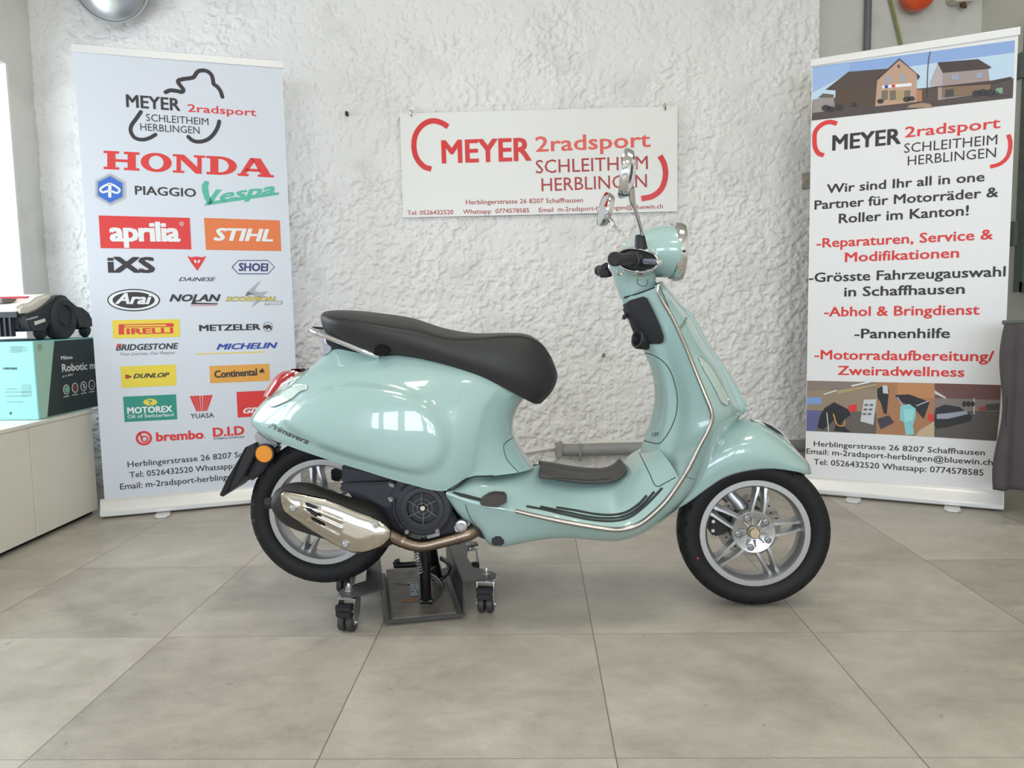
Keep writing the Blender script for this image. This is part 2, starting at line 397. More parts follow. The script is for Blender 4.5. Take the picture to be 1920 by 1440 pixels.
t = thing('junction_box', 'cream junction box with a brown stub high on the recessed wall', 'box', q)
mb = MB(); bx(mb, q, (.12, .09, .11)); mb.build('cover', mat('cream_plastic', (208, 202, 184), .5), t, bevel=.012)
mb = MB(); q2 = wallp(1806, 11, 4.4); tube(mb, [q2 + np.array([-.01, 0, .03]), q2 + np.array([.0, 0, .0]), q2 + np.array([.012, -.01, -.012])], [.016, .014, .006], 10); mb.build('cable_stub', mat('brown_rubber', (88, 62, 48), .7), t)
# round convex mirror
q = wallp(205, -36, 3.95)
t = thing('convex_mirror', 'round grey convex mirror cut by the top edge above the logo banner', 'mirror', q)
mb = MB(); lathe(mb, [(1e-4, .075), (.06, .068), (.12, .045), (.17, .01), (.186, -.012)], q, (.08, -1, -.22), 48); mb.build('mirror_dome', mat('dull_mirror', (196, 198, 200), .3, .9), t)
mb = MB(); lathe(mb, [(.184, -.02), (.191, -.018), (.192, -.006), (.184, -.004)], q, (.08, -1, -.22), 48, closed=True); mb.build('mirror_rim', mat('grey_rim', (150, 152, 154), .5), t)
mb = MB(); tube(mb, [q + np.array([0, .02, 0]), q + np.array([0, .19, .03])], .02, 12); mb.build('wall_bracket', PG, t)
# nails and plugs
for px, py, lab, cl in ((651, 215, 'small dark hook stuck in the plaster left of the wall sign', (52, 50, 46)), (1131, 667, 'small grey wall plug in the plaster between seat and leg shield', (128, 122, 112))):
    q = wallp(px, py, WY - .005); mb = MB(); tube(mb, [q + np.array([0, .02, 0]), q + np.array([0, -.016, 0]), q + np.array([.004, -.02, .012])], .008, 8, smooth=3)
    tag(mb.build('wall_hook' if px < 700 else 'wall_plug', mat('plug_' + str(px), cl, .6)), lab, 'hook' if px < 700 else 'plug')
q = wallp(1513, 339, WY - .004); mb = MB(); bx(mb, q, (.05, .012, .08))
tag(mb.build('socket_plate', mat('stained_plate', (176, 164, 150), .7, vary=(40, .35)), bevel=.003), 'small stained plate on the wall beside the photo printed banner', 'plate')

# ---------------------------------------------------------------- dark cloth hanging at the right
t = None
rows = []
yb = 3.12
for k in range(41):
    s = k / 40
    f0 = .018 * math.sin(s * 19) + .012 * math.sin(s * 43 + 1)
    top = onY(1876, 607, yb)[2]
    bot = onY(1861, 917, yb)[2]
    x0 = onY(1884, 607, yb)[0]; x1 = onY(1861, 917, yb)[0]; row = []
    for j in range(31):
        v = j / 30
        xe = x0 + (x1 - x0) * v
        if s < .06: xe -= .012 * math.sin(v * 9)
        row.append((xe + s * .42, yb + f0 * (.3 + .7 * v) - .02 * v, top + (bot - top) * v - .004 * math.sin(s * 20)))
    rows.append(row)
mb = MB(); mb.grid(np.array(rows))
tag(mb.build('hanging_cloth', mat('dark_grey_cloth', (78, 72, 74), .85, bump=(420, .3, .001), vary=(7, .12)), solid=.004), 'dark grey cloth hanging at the right edge beside the photo printed banner', 'cloth')
mb = MB(); zt = onY(1876, 607, yb)[2]
tube(mb, [(x0 + .005, yb + .02, zt + .004), (RX + .0, yb + .02, zt + .004)], .009, 10)
tag(mb.build('curtain_rail', GRN), 'thin grey rail along the top of the dark hanging cloth', 'rail')

# ---------------------------------------------------------------- white cabinet with the carton and the mower
CABW = mat('white_board', (222, 219, 208), .55, vary=(3, .05))
CX, CZ = -2.045, .4905
t = thing('low_cabinet', 'long low white cabinet standing along the left wall', 'cabinet', (-2.3, 2.5, 0))
mb = MB(); bx(mb, (-2.31, 2.42, .012), (.46, 2.2, .024)); mb.build('toe_gap_shade', DARKGAP, t)  # dark colour stands in for the shade in the gap below the cabinet
mb = MB(); bx(mb, (-2.32, 2.25, .25), (.50, 1.836, .446)); mb.build('carcass', CABW, t, bevel=.002)
mb = MB(); bx(mb, (CX - .007, 2.196, .248), (.014, 1.73, .45)); mb.build('side_panel', CABW, t, bevel=.002)
mb = MB(); bx(mb, (CX - .0065, 3.287, .248), (.014, .446, .45)); bx(mb, (-2.3, 3.345, .248), (.48, .33, .45)); mb.build('side_panel', CABW, t, bevel=.002)
mb = MB(); bx(mb, (-2.308, 2.42, .482), (.53, 2.19, .016)); mb.build('cabinet_top', CABW, t, bevel=.002)
BX, BY0, BY1, BZ0, BZ1 = -2.07, 3.17, 3.72, .4915, .8185
MINT = mat('aqua_carton', (150, 214, 212), .55); MINT2 = mat('pale_green_carton', (168, 206, 190), .55); CDARK = mat('dark_green_carton', (36, 50, 52), .4, vary=(4, .15))
cart = thing('carton', 'aqua and dark green cardboard carton on the white cabinet', 'carton', (-2.3, 3.4, BZ0))
mb = MB(); bx(mb, (-2.3 - .0, (BY0 + BY1) / 2, (BZ0 + BZ1) / 2), (2 * (BX + 2.3), BY1 - BY0, BZ1 - BZ0)); cb = mb.build('box', MINT, cart, bevel=.003)
def xp(px, py): return onX(px, py, BX + .0012)
def yy(px): return onX(px, 700, BX)[1]
y1, y2 = xp(102, 640)[1], xp(89, 783)[1]
mb = MB(); mb.add([(BX + .0008, BY0 + .004, BZ0 + .004), (BX + .0008, y2, BZ0 + .004), (BX + .0008, y1, BZ1 - .004), (BX + .0008, BY0 + .004, BZ1 - .004)], [(0, 1, 2, 3)]); mb.build('pale_panel', MINT2, cart)
mb = MB(); mb.add([(BX + .0008, y2, BZ0 + .004), (BX + .0008, BY1 - .004, BZ0 + .004), (BX + .0008, BY1 - .004, BZ1 - .004), (BX + .0008, y1, BZ1 - .004)], [(0, 1, 2, 3)]); mb.build('dark_panel', CDARK, cart)

MZ = BZ1
MX = -2.105
BLK2 = mat('mower_black', (46, 50, 56), .45, bump=(300, .1, .001)); WHT2 = mat('mower_white', (226, 222, 210), .35, coat=.3); REDM = mat('mower_red', (186, 48, 66), .4)
mow = thing('robot_mower', 'white and black robotic mower standing on the aqua carton', 'mower', (-2.33, 3.45, MZ))
def mx_(px, py, X=MX): return onX(px, py, X)
mb = MB(); side = [(51, 590), (75, 581), (90, 571), (107, 555), (116, 553), (124, 555), (135, 566), (146, 575), (156, 577), (167, 586), (178, 607), (176, 612), (149, 614), (144, 598), (138, 578), (128, 566), (118, 563), (108, 570), (103, 585), (96, 604), (86, 620), (62, 621), (54, 608)]
prism(mb, [mx_(*q) for q in side], (-.06, 0, 0)); mb.build('wheel_cover', BLK2, mow, bevel=.004)
mb = MB(); prism(mb, [mx_(*q) + np.array([.001, 0, 0]) for q in ((62, 592), (88, 586), (86, 612), (66, 616))], (-.004, 0, 0)); lp = mb.build('rating_plate', mat('plate_black', (28, 30, 38), .4), mow)
mb = MB(); prism(mb, [mx_(*q) + np.array([.003, 0, 0]) for q in ((63, 603), (83, 597), (84.5, 602.5), (65, 610))], (-.002, 0, 0)); mb.build('white_sticker', WHITEP, mow)
MFY = mx_(52, 600)[1]
mb = MB(); bx(mb, (-2.345, (MFY + 3.66) / 2, MZ + .085), (.42, 3.66 - MFY, .09)); mb.build('chassis', BLK2, mow, bevel=.012)
mb = MB()
hood = [mx_(*q, X=MX - .02) for q in ((50, 586), (73, 578), (88, 569), (107, 553), (122, 553), (134, 565))]
def hz(px, py): return mx_(px, py, MX - .02)
h0 = [(MFY - .02, MZ + .105), (MFY - .025, MZ + .135), (MFY + .0, MZ + .155), (MFY + .06, MZ + .16), (hz(73, 557)[1], hz(73, 557)[2]), (hz(92, 551)[1], hz(92, 551)[2]), (hz(112, 551)[1], hz(112, 551)[2]), (hz(124, 555)[1], hz(124, 555)[2]), (hz(140, 572)[1], hz(140, 572)[2]), (3.62, MZ + .11), (3.5, MZ + .105)]
prism(mb, [(MX - .022, a, b) for a, b in h0], (-.42, 0, 0)); mb.build('hood', WHT2, mow, bevel=.012, bseg=3)
mb = MB(); bx(mb, (-2.36, MFY + .07, MZ + .170), (.3, .12, .02)); mb.build('display_cover', mat('smoked_panel', (96, 84, 80), .3, coat=.5), mow, bevel=.004)
mb = MB(); bx(mb, (-2.3, MFY + .14, MZ + .182), (.26, .07, .016)); mb.build('stop_button', REDM, mow, bevel=.004)
mb = MB()
for k in range(18): bx(mb, (-2.55 + k * .0225, MFY - .012, MZ + .062), (.008, .02, .082))
bx(mb, (-2.36, MFY - .004, MZ + .062), (.4, .008, .08)); bx(mb, (-2.345, MFY - .012, MZ + .112), (.42, .022, .024))
mb.build('air_grille', BLK2, mow)
wc = mx_(120, 597, MX + .005)
mb = MB(); R_ = wc[2] - MZ
lathe(mb, [(1e-4, .0), (.03, .0), (.034, -.006), (R_ * .62, -.006), (R_ * .66, .002), (R_ * .9, .002), (R_, -.008), (R_, -.055), (1e-4, -.055)], (MX + .012, wc[1], wc[2]), (1, 0, 0), 40)
mb.build('drive_wheel', mat('mower_wheel', (44, 46, 50), .6), mow)
for px, py, xx in ((74, 633, MX - .03), (158, 630, MX - .03)):
    c = mx_(px, 610, xx); mb = MB(); lathe(mb, [(1e-4, .02), (.022, .018), (.034, .006), (.034, -.006), (.022, -.018), (1e-4, -.02)], (xx, c[1], MZ + .034), (1, 0, 0), 24); mb.build('caster_wheel', BLACK, mow)
# ================================================================ printed things
_txt = {}
def text_mesh(s, bold=0.0, shear=0.0, space=1.0):
    """flat letters: cap height 1, baseline y=0, x from 0 to the returned width"""
    key = (s, bold, shear, space)
    if key in _txt: return _txt[key]
    def conv(st):
        c = bpy.data.curves.new('letters', 'FONT'); c.body = st; c.size = 1.0; c.shear = shear; c.space_character = space; c.resolution_u = 2
        o = bpy.data.objects.new('letters', c); COL.objects.link(o)
        dg = bpy.context.evaluated_depsgraph_get(); me = o.evaluated_get(dg).to_mesh()
        v = np.array([x.co[:] for x in me.vertices]) if len(me.vertices) else np.zeros((1, 3)); f = [tuple(p.vertices) for p in me.polygons]
        o.evaluated_get(dg).to_mesh_clear(); bpy.data.objects.remove(o); bpy.data.curves.remove(c); return v, f
    if 'cap' not in _txt:
        c = bpy.data.curves.new('letters', 'FONT'); c.body = 'H'; c.size = 1
        o = bpy.data.objects.new('letters', c); COL.objects.link(o); dg = bpy.context.evaluated_depsgraph_get(); me = o.evaluated_get(dg).to_mesh()
        _txt['cap'] = max(x.co[1] for x in me.vertices); o.evaluated_get(dg).to_mesh_clear(); bpy.data.objects.remove(o)
    v, f = conv(s); v = v[:, :2] / _txt['cap']; x0 = v[:, 0].min(); v = v - np.array([x0, 0])
    if bold:      # heavier strokes: the same letter laid down four times, a touch apart
        d = min(bold, .055); n = len(v); f = [tuple(i + n * k for i in q) for k in range(5) for q in f]
        v = np.vstack([np.c_[v + np.array([d * (1 + a), d * b]), np.full(n, .00006 * k)] for k, (a, b) in enumerate(((-1, -.6), (1, -.6), (1, .6), (-1, .6), (0, 0)))])
    else: v = np.c_[v, np.zeros(len(v))]
    _txt[key] = (v, f, v[:, 0].max()); return _txt[key]

class Plane:
    """a flat board: origin, u (to the right), v (up), both unit vectors; n points at the viewer"""
    def __init__(s, o, u, v):
        s.o = np.array(o, float); s.u = np.array(u, float) / np.linalg.norm(u); s.v = np.array(v, float); s.v -= s.u * (s.v @ s.u); s.v /= np.linalg.norm(s.v)
        s.n = np.cross(s.u, s.v)
    def hit(s, px, py):
        d = ray(px, py); p = ORI + d * (((s.o - ORI) @ s.n) / (d @ s.n)); q = p - s.o
        return np.array([q @ s.u, q @ s.v])
    def at(s, a, b, h=0.0): return s.o + s.u * a + s.v * b + s.n * h
class Print:
    """flat ink on a Plane; every colour is one material slot; layer lifts later ink a hair"""
    LIFT = .0006
    def __init__(s, pl, zoom=None, clip=None):
        s.pl = pl; s.mb = MB(); s.mats = []; s.z = zoom or (0, 0, 1); s.clip = clip
    def px(s, p): return (s.z[0] + p[0] / s.z[2], s.z[1] + p[1] / s.z[2])
    def h(s, p):
        q = s.pl.hit(*s.px(p))
        if s.clip: q = np.array([min(max(q[0], s.clip[0]), s.clip[1]), q[1]])
        return q
    def mi(s, M):
        if M not in s.mats: s.mats.append(M)
        return s.mats.index(M)
    def raw(s, ab, M, layer=1):
        ab = list(ab)
        s.mb.add([s.pl.at(a, b, .0004 + layer * s.LIFT) for a, b in ab], [tuple(range(len(ab)))], s.mi(M)); return s
    def poly(s, pts, M, layer=1): return s.raw([s.h(p) for p in pts], M, layer)
    def ell(s, c, rx, ry, M, layer=1, n=32):
        return s.poly([(c[0] + rx * math.cos(2 * PI * k / n), c[1] + ry * math.sin(2 * PI * k / n)) for k in range(n)], M, layer)
    def stroke(s, pts, w, M, layer=1, smooth=5, closed=False, round_=True):
        q = np.array([np.append(s.h(p), 0) for p in pts]); w = np.linalg.norm(s.h((pts[0][0] + w, pts[0][1])) - s.h(pts[0]))
        if closed: q = np.vstack([q, q[:1]])
        if smooth: q = cr(q, smooth)
        T = np.gradient(q, axis=0)[:, :2]; T /= np.linalg.norm(T, axis=1)[:, None] + 1e-9; N = np.c_[-T[:, 1], T[:, 0]]; q = q[:, :2]
        a, b = q + N * w / 2, q - N * w / 2; mi = s.mi(M); z = .0004 + layer * s.LIFT
        if s.clip:
            for x in (a, b): x[:, 0] = np.clip(x[:, 0], s.clip[0], s.clip[1])
        V = [s.pl.at(*x, z) for x in a] + [s.pl.at(*x, z) for x in b]; n = len(a)
        s.mb.add(V, [(i, n + i, n + i + 1, i + 1) for i in range(n - 1)], mi)
        if round_ and not closed:
            for c, sg in ((q[0], -1), (q[-1], 1)):
                t = T[0] if sg < 0 else T[-1]; nn = np.array([-t[1], t[0]])
                s.raw([c + w / 2 * (math.cos(x) * nn * -sg + math.sin(x) * t * sg) for x in np.linspace(0, PI, 9)], M, layer)
        return s
    def ring(s, c, r, w, M, layer=1, sq=1.0):
        return s.stroke([(c[0] + r * math.cos(2 * PI * k / 40), c[1] + r * sq * math.sin(2 * PI * k / 40)) for k in range(40)], w, M, layer, smooth=0, closed=True)
    def text(s, st, Lp, Rp, cap, M, bold=0.0, shear=0.0, layer=1, space=1.0):
        v, f, W = text_mesh(st, bold, shear, space)
        a, b = s.pl.hit(*s.px(Lp)), s.pl.hit(*s.px(Rp))
        mid = ((Lp[0] + Rp[0]) / 2, (Lp[1] + Rp[1]) / 2)
        hgt = np.linalg.norm(s.pl.hit(*s.px(mid)) - s.pl.hit(*s.px((mid[0], mid[1] - cap))))
        e1 = (b - a) / W; up = np.array([-(b - a)[1], (b - a)[0]]); up = up / np.linalg.norm(up) * hgt
        z = .0004 + layer * s.LIFT; V = [s.pl.at(*(a + e1 * x + up * y), z + l) for x, y, l in v]
        if s.clip:
            V = []
            for x, y, l in v:
                q = a + e1 * x + up * y; q[0] = min(max(q[0], s.clip[0]), s.clip[1]); V.append(s.pl.at(*q, z + l))
        s.mb.add(V, f, s.mi(M)); return s
    def done(s, name, parent, label=None):
        o = s.mb.build(name, s.mats, parent, smooth=False)
        if label: o['label'] = label
        return o
def lines(pl, parent, clip, rows):
    for zm, st, a, b, cap, M, k in rows:
        p = Print(pl, zm, clip); p.text(st, a, b, cap, M, k); p.done('printed_text', parent)
def ink(name, rgb, rough=.5, **k): return mat('ink_' + name, rgb, rough, **k)
I_BLACK = ink('black', (46, 42, 44)); I_RED = ink('red', (214, 54, 52)); I_NAVY = ink('navy', (50, 52, 110)); I_BLUE = ink('blue', (52, 104, 196)); I_BLUE2 = ink('royal_blue', (48, 72, 160))
I_WHITE = ink('white', (226, 228, 230)); I_SILV = ink('silver', (164, 170, 178)); I_TEAL = ink('teal', (36, 140, 124)); I_SEA = ink('sea_green', (84, 178, 154)); I_ORANGE = ink('orange', (222, 118, 62)); I_YELL = ink('yellow', (228, 204, 64))
I_GOLD = ink('amber', (222, 160, 70)); I_GREY = ink('grey', (104, 104, 108)); I_LIGHT = ink('light_grey', (196, 198, 202))

def rollup(label, pl, width, htop, back, feet):
    """roll-up banner: floor cassette, sheet, top rail, swivel feet, rear pole"""
    t = thing('rollup_banner', label, 'banner', pl.at(width / 2, 0, -.03), group='roll-up banners against the back wall')
    AL = mat('banner_aluminium', (214, 214, 212), .32, .3)
    mb = MB(); prof = [(-.05, .004), (-.05, .05), (-.03, .082), (.004, .086), (.02, .07), (.032, .035), (.036, .03), (.036, .014), (.024, .006)]
    prism(mb, [pl.at(-.012, z, d) for d, z in prof], pl.u * (width + .024)); mb.build('cassette', AL, t, bevel=.002)
    for e in (-.016, width + .012):
        mb = MB(); prism(mb, [pl.at(e, z, d) for d, z in prof], pl.u * .004); mb.build('end_cap', WHITEP, t)
    sh = MB(); prism(sh, [pl.at(0, .07, 0), pl.at(width, .07, 0), pl.at(width, htop, 0), pl.at(0, htop, 0)], -pl.n * .0012)
    sheet = sh.build('printed_sheet', mat('banner_vinyl', back, .38), t, smooth=False)
    mb = MB(); prism(mb, [pl.at(-.006, z, d) for d, z in ((.007, htop - .026), (.007, htop + .004), (.003, htop + .008), (-.008, htop + .008), (-.008, htop - .026))], pl.u * (width + .012)); mb.build('banner_rail', AL, t, bevel=.0015)
    mb = MB(); tube(mb, [pl.at(width / 2, .05, -.03), pl.at(width / 2, htop - .01, -.012)], .008, 10); mb.build('support_pole', AL, t)
    for a in feet:
        mb = MB(); prism(mb, [pl.at(a - .03, .001, .0), pl.at(a + .03, .001, .0), pl.at(a + .033, .001, .10), pl.at(a + .02, .001, .118), pl.at(a - .02, .001, .118), pl.at(a - .033, .001, .10)], (0, 0, .006)); mb.build('swivel_foot', AL, t, bevel=.002)
    return t, sheet
# ---- left banner
A0, A1 = onZ(197, 970.5), onZ(474, 944.5)
u = A1 - A0; u /= np.linalg.norm(u); PL = Plane(A0 + u * .003, u, (0, 0, 1)); WL = .869
tL, shL = rollup('roll-up banner covered in brand logos left of the scooter', PL, WL, 2.082, (206, 211, 220), (.245, .70))
Z2, Z3, Z4 = (130, 60, 4.2349), (160, 380, 4.8), (160, 660, 4.235)
C = (0.002, WL - .002)
p = Print(PL, Z2, C)
p.stroke([(765, 478), (800, 464), (850, 468), (893, 476), (906, 462), (885, 430), (864, 400), (866, 386), (900, 375), (985, 360), (1000, 340), (1020, 315), (1055, 305), (1100, 315), (1130, 345), (1142, 390), (1145, 412), (1175, 435), (1200, 470), (1215, 515)], 33, I_BLACK)
p.stroke([(568, 635), (530, 690), (492, 745), (488, 790), (520, 840), (580, 855), (640, 840), (684, 815)], 31, I_BLACK)
p.stroke([(1190, 710), (1180, 750), (1150, 805), (1100, 852), (1030, 872), (980, 862), (945, 833)], 31, I_BLACK)
p.text('MEYER', (452, 594), (882, 626), 96, I_BLACK, .035).text('2radsport', (940, 632), (1485, 668), 58, I_RED, .018)
p.text('SCHLEITHEIM', (610, 706), (1105, 741), 56, I_BLACK).text('HERBLINGEN', (565, 781), (1035, 809), 56, I_BLACK); p.done('shop_logo', shL)
p = Print(PL, Z2, C)
def slab(p, x0, x1, yb0, yb1, h, letters, M, layer=1):
    """heavy wide slab-serif capitals drawn as polygons; letters = [(polys, advance)] in a unit box"""
    tot = sum(a for _, a in letters); x = 0
    for polys, adv in letters:
        for q in polys:
            pts = []
            for a, b in q:
                s = (x + a) / tot; X = x0 + (x1 - x0) * s; Y = yb0 + (yb1 - yb0) * s - b * h
                pts.append((X, Y))
            p.poly(pts, M, layer)
        x += adv
def arcp(cx, cy, rx, ry, rx2, ry2, a0, a1, n=16):
    A = np.linspace(math.radians(a0), math.radians(a1), n)
    return [(cx + rx * math.cos(t), cy + ry * math.sin(t)) for t in A] + [(cx + rx2 * math.cos(t), cy + ry2 * math.sin(t)) for t in A[::-1]]
LH = ([[(0, 0), (.42, 0), (.42, .13), (.32, .13), (.32, .87), (.42, .87), (.42, 1), (0, 1), (0, .87), (.1, .87), (.1, .13), (0, .13)], [(.55, 0), (.97, 0), (.97, .13), (.87, .13), (.87, .87), (.97, .87), (.97, 1), (.55, 1), (.55, .87), (.65, .87), (.65, .13), (.55, .13)], [(.32, .43), (.65, .43), (.65, .57), (.32, .57)]], 1.0)
LO = ([arcp(.42, .5, .42, .52, .2, .37, 0, 180), arcp(.42, .5, .42, .52, .2, .37, 180, 360)], .87)
LN = ([[(0, 0), (.31, 0), (.31, .12), (.22, .12), (.22, .72), (.62, 0), (.78, 0), (.78, .88), (.88, .88), (.88, 1), (.57, 1), (.57, .88), (.66, .88), (.66, .36), (.3, 1), (0, 1), (0, .88), (.1, .88), (.1, .12), (0, .12)]], .91)
LD = ([[(0, 0), (.36, 0), (.36, .13), (.32, .13), (.32, .87), (.36, .87), (.36, 1), (0, 1), (0, .87), (.1, .87), (.1, .13), (0, .13)], arcp(.34, .5, .48, .5, .26, .37, -90, 90)], .84)
LA = ([[(0, 0), (.3, 0), (.3, .13), (.24, .13), (.3, .27), (.56, .27), (.61, .13), (.55, .13), (.55, 0), (.98, 0), (.98, .13), (.9, .13), (.6, 1), (.36, 1), (.06, .13), (0, .13)][:0] or [(0, 0), (.3, 0), (.3, .13), (.22, .13), (.47, .82), (.4, 1), (.34, 1), (.07, .13), (0, .13)], [(.34, 1), (.62, 1), (.9, .13), (.98, .13), (.98, 0), (.55, 0), (.55, .13), (.63, .13), (.44, .78)], [(.2, .27), (.62, .27), (.6, .42), (.24, .42)]], .98)
slab(p, 272, 1624, 1088, 1156, 146, [LH, LO, LN, LD, LA], I_RED); p.done('brand_logo', shL, 'red slab serif lettering')
p = Print(PL, Z2, C)
def hexa(cx, cy, r): return [(cx + r * math.sin(PI * k / 3) * 1.06, cy - r * math.cos(PI * k / 3) + .05 * r * math.sin(PI * k / 3)) for k in range(6)]
p.poly(hexa(325, 1250, 134), I_LIGHT, 1).poly(hexa(325, 1250, 124), I_SILV, 2).poly(hexa(325, 1250, 106), I_BLUE, 3)
p.stroke([(322, 1305), (322, 1215)], 26, I_WHITE, 4, 0)
p.stroke([(318, 1205), (270, 1228), (246, 1252), (262, 1272), (312, 1262)], 18, I_WHITE, 4).stroke([(326, 1205), (374, 1230), (400, 1256), (382, 1278), (332, 1264)], 18, I_WHITE, 4)
p.text('PIAGGIO', (522, 1289), (1008, 1310), 66, I_BLACK, .025); p.done('brand_logo', shL)
p = Print(PL, Z2, C)
p.poly([(1050, 1215), (1078, 1180), (1112, 1192), (1100, 1230), (1112, 1300), (1140, 1350), (1112, 1375), (1075, 1330), (1055, 1270)], I_SEA).poly([(1140, 1350), (1112, 1375), (1110, 1330), (1165, 1250), (1210, 1252), (1180, 1290)], I_SEA)
p.text('espa', (1200, 1345), (1640, 1282), 88, I_SEA, .045, .35).poly([(1070, 1380), (1090, 1350), (1665, 1272), (1660, 1292)], I_SEA); p.done('brand_logo', shL, 'sea green script lettering')
p = Print(PL, Z3, C); p.poly([(120, 115), (940, 137), (954, 421), (137, 409)], I_RED).text('aprilia', (222, 343), (858, 346), 168, I_WHITE, .06, layer=2, space=.93).ring((868, 191), 17, 4, I_WHITE, 2).text('R', (861, 201), (875, 201), 18, I_WHITE, layer=2); p.done('brand_logo', shL, 'red box with white lettering')
p = Print(PL, Z3, C); p.poly([(1068, 137), (1750, 160), (1763, 436), (1085, 424)], I_ORANGE).text('STIHL', (1155, 338), (1690, 347), 106, I_WHITE, .055, .25, 2); p.done('brand_logo', shL, 'orange box with white lettering')
p = Print(PL, Z3, C); p.text('iXS', (203, 626), (630, 628), 134, I_BLACK, .085, space=.95); p.done('brand_logo', shL)
p = Print(PL, Z3, C); p.poly([(918, 477), (950, 492), (1003, 484), (1055, 492), (1087, 479), (1062, 530), (1008, 614), (945, 530)], I_RED).poly([(975, 512), (1000, 522), (997, 548), (985, 540)], I_WHITE, 2).poly([(1036, 512), (1011, 522), (1014, 548), (1026, 540)], I_WHITE, 2)
p.text('DAINESE', (840, 705), (1178, 706), 33, I_BLACK, .02, .4); p.done('brand_logo', shL)
p = Print(PL, Z3, C); p.stroke([(1320, 580), (1378, 520), (1645, 520), (1702, 580), (1645, 640), (1378, 640)], 8, I_NAVY, 1, 0, closed=True).text('SHOEI', (1380, 613), (1648, 616), 68, I_NAVY, .05, .08); p.done('brand_logo', shL)
p = Print(PL, Z3, C); p.ell((435, 877), 238, 101, I_BLACK).ell((435, 877), 226, 90, I_WHITE, 2).ell((435, 877), 190, 74, I_BLACK, 3).text('Arai', (270, 908), (604, 912), 92, I_WHITE, .05, .3, 4); p.done('brand_logo', shL, 'black oval with white lettering')
p = Print(PL, Z3, C); p.text('NOLAN', (757, 888), (1222, 886), 60, I_BLACK, .055, .3).poly([(965, 885), (985, 860), (995, 900), (1195, 905), (1190, 915), (948, 915)], I_BLACK, 2).stroke([(948, 928), (1183, 923)], 5, I_RED, 1, 0); p.done('brand_logo', shL)
p = Print(PL, Z3, C); p.poly([(1585, 697), (1540, 728), (1460, 800), (1437, 842), (1500, 826), (1545, 842), (1600, 840), (1645, 797), (1575, 806), (1520, 795), (1545, 752)], I_SILV).poly([(1545, 842), (1530, 880), (1495, 942), (1580, 885), (1600, 840)], I_SILV).poly([(1460, 800), (1437, 842), (1500, 826), (1545, 842), (1500, 815)], I_GREY, 2)
p.text('SCORPION', (1262, 886), (1716, 883), 37, I_BLACK, .085, .35, 3).text('SCORPION', (1266, 884), (1712, 881), 32, I_YELL, .03, .35, 4).text('EXO', (1614, 918), (1774, 917), 34, I_BLACK, .09, .3, 3).text('EXO', (1620, 915), (1768, 915), 29, I_WHITE, .03, .3, 4); p.done('brand_logo', shL)
p = Print(PL, Z3, C); p.poly([(243, 1058), (846, 1048), (853, 1208), (250, 1223)], I_YELL)
p.poly([(300, 1095), (349, 1094), (349, 1186), (300, 1188)], I_RED, 2).poly([(345, 1094), (780, 1084), (797, 1093), (797, 1108), (785, 1118), (345, 1122)], I_RED, 2).poly([(352, 1103), (728, 1096), (728, 1110), (352, 1114)], I_YELL, 3)
p.text('IRELLI', (372, 1184), (792, 1174), 50, I_RED, .06, layer=2); p.done('brand_logo', shL, 'yellow box with red lettering')
p = Print(PL, Z3, C); p.text('METZELER', (1025, 1155), (1578, 1143), 52, I_BLACK, .06).ring((1643, 1117), 42, 4, I_BLACK)
p.poly([(1610, 1105), (1630, 1100), (1650, 1096), (1675, 1112), (1676, 1142), (1664, 1143), (1660, 1130), (1642, 1132), (1638, 1144), (1626, 1143), (1626, 1125), (1608, 1132), (1602, 1120)], I_BLACK); p.done('brand_logo', shL)
p = Print(PL, Z3, C); p.text('BRIDGESTONE', (275, 1331), (840, 1315), 52, I_BLACK, .045, .22).poly([(290, 1271), (335, 1269), (283, 1312)], I_RED, 2).text('Your Journey, Our Passion', (315, 1376), (805, 1361), 26, I_GREY, 0, .25); p.done('brand_logo', shL)
p = Print(PL, Z3, C); p.text('MICHELIN', (1180, 1323), (1733, 1307), 50, I_BLUE2, .055, .3).stroke([(1000, 1362), (1622, 1342)], 10, I_YELL, 1, 0, round_=False); p.done('brand_logo', shL)
p = Print(PL, Z4, C); p.poly([(278, 116), (716, 98), (724, 265), (290, 285)], I_YELL).text('DUNLOP', (380, 209), (668, 197), 34, I_BLACK, .05, .35, 2).poly([(318, 180), (342, 182), (370, 196), (342, 210), (320, 212)], I_BLACK, 2).ell((337, 196), 13, 11, I_RED, 3); p.done('brand_logo', shL, 'yellow box with black lettering')
p = Print(PL, Z4, C); p.poly([(985, 112), (1460, 93), (1466, 228), (992, 248)], I_GOLD).text('Continental', (1026, 205), (1366, 184), 54, I_BLACK, .05, layer=2, space=.95).poly([(1378, 150), (1395, 142), (1400, 130), (1412, 133), (1418, 150), (1424, 172), (1414, 165), (1404, 158), (1394, 172), (1388, 162)], I_BLACK, 2); p.done('brand_logo', shL, 'amber box with black lettering')
p = Print(PL, Z4, C); p.poly([(300, 355), (720, 336), (730, 534), (312, 556)], I_TEAL).ell((516, 398), 55, 27, I_YELL, 2).stroke([(495, 382), (530, 388), (510, 402), (520, 420)], 8, I_TEAL, 3).text('MOTOREX', (334, 490), (692, 474), 48, I_WHITE, .06, layer=2).text('Oil of Switzerland', (336, 527), (703, 509), 27, I_WHITE, .01, layer=2); p.done('brand_logo', shL, 'teal box with white lettering')
p = Print(PL, Z4, C)
for k in range(7):
    a, b = 828 + k * 26.5, 882 + k * 12.4
    if k != 3: p.poly([(a, 350 - k * 1.4), (a + 25, 349 - k * 1.4), (b + 10, 472 - k * .5), (b, 472 - k * .5)], I_RED)
    else: p.poly([(a + 4, 347), (a + 20, 347), (b + 9, 471), (b + 1, 471)], I_RED)
p.text('YUASA', (836, 528), (1022, 519), 37, I_BLACK, .015); p.done('brand_logo', shL)
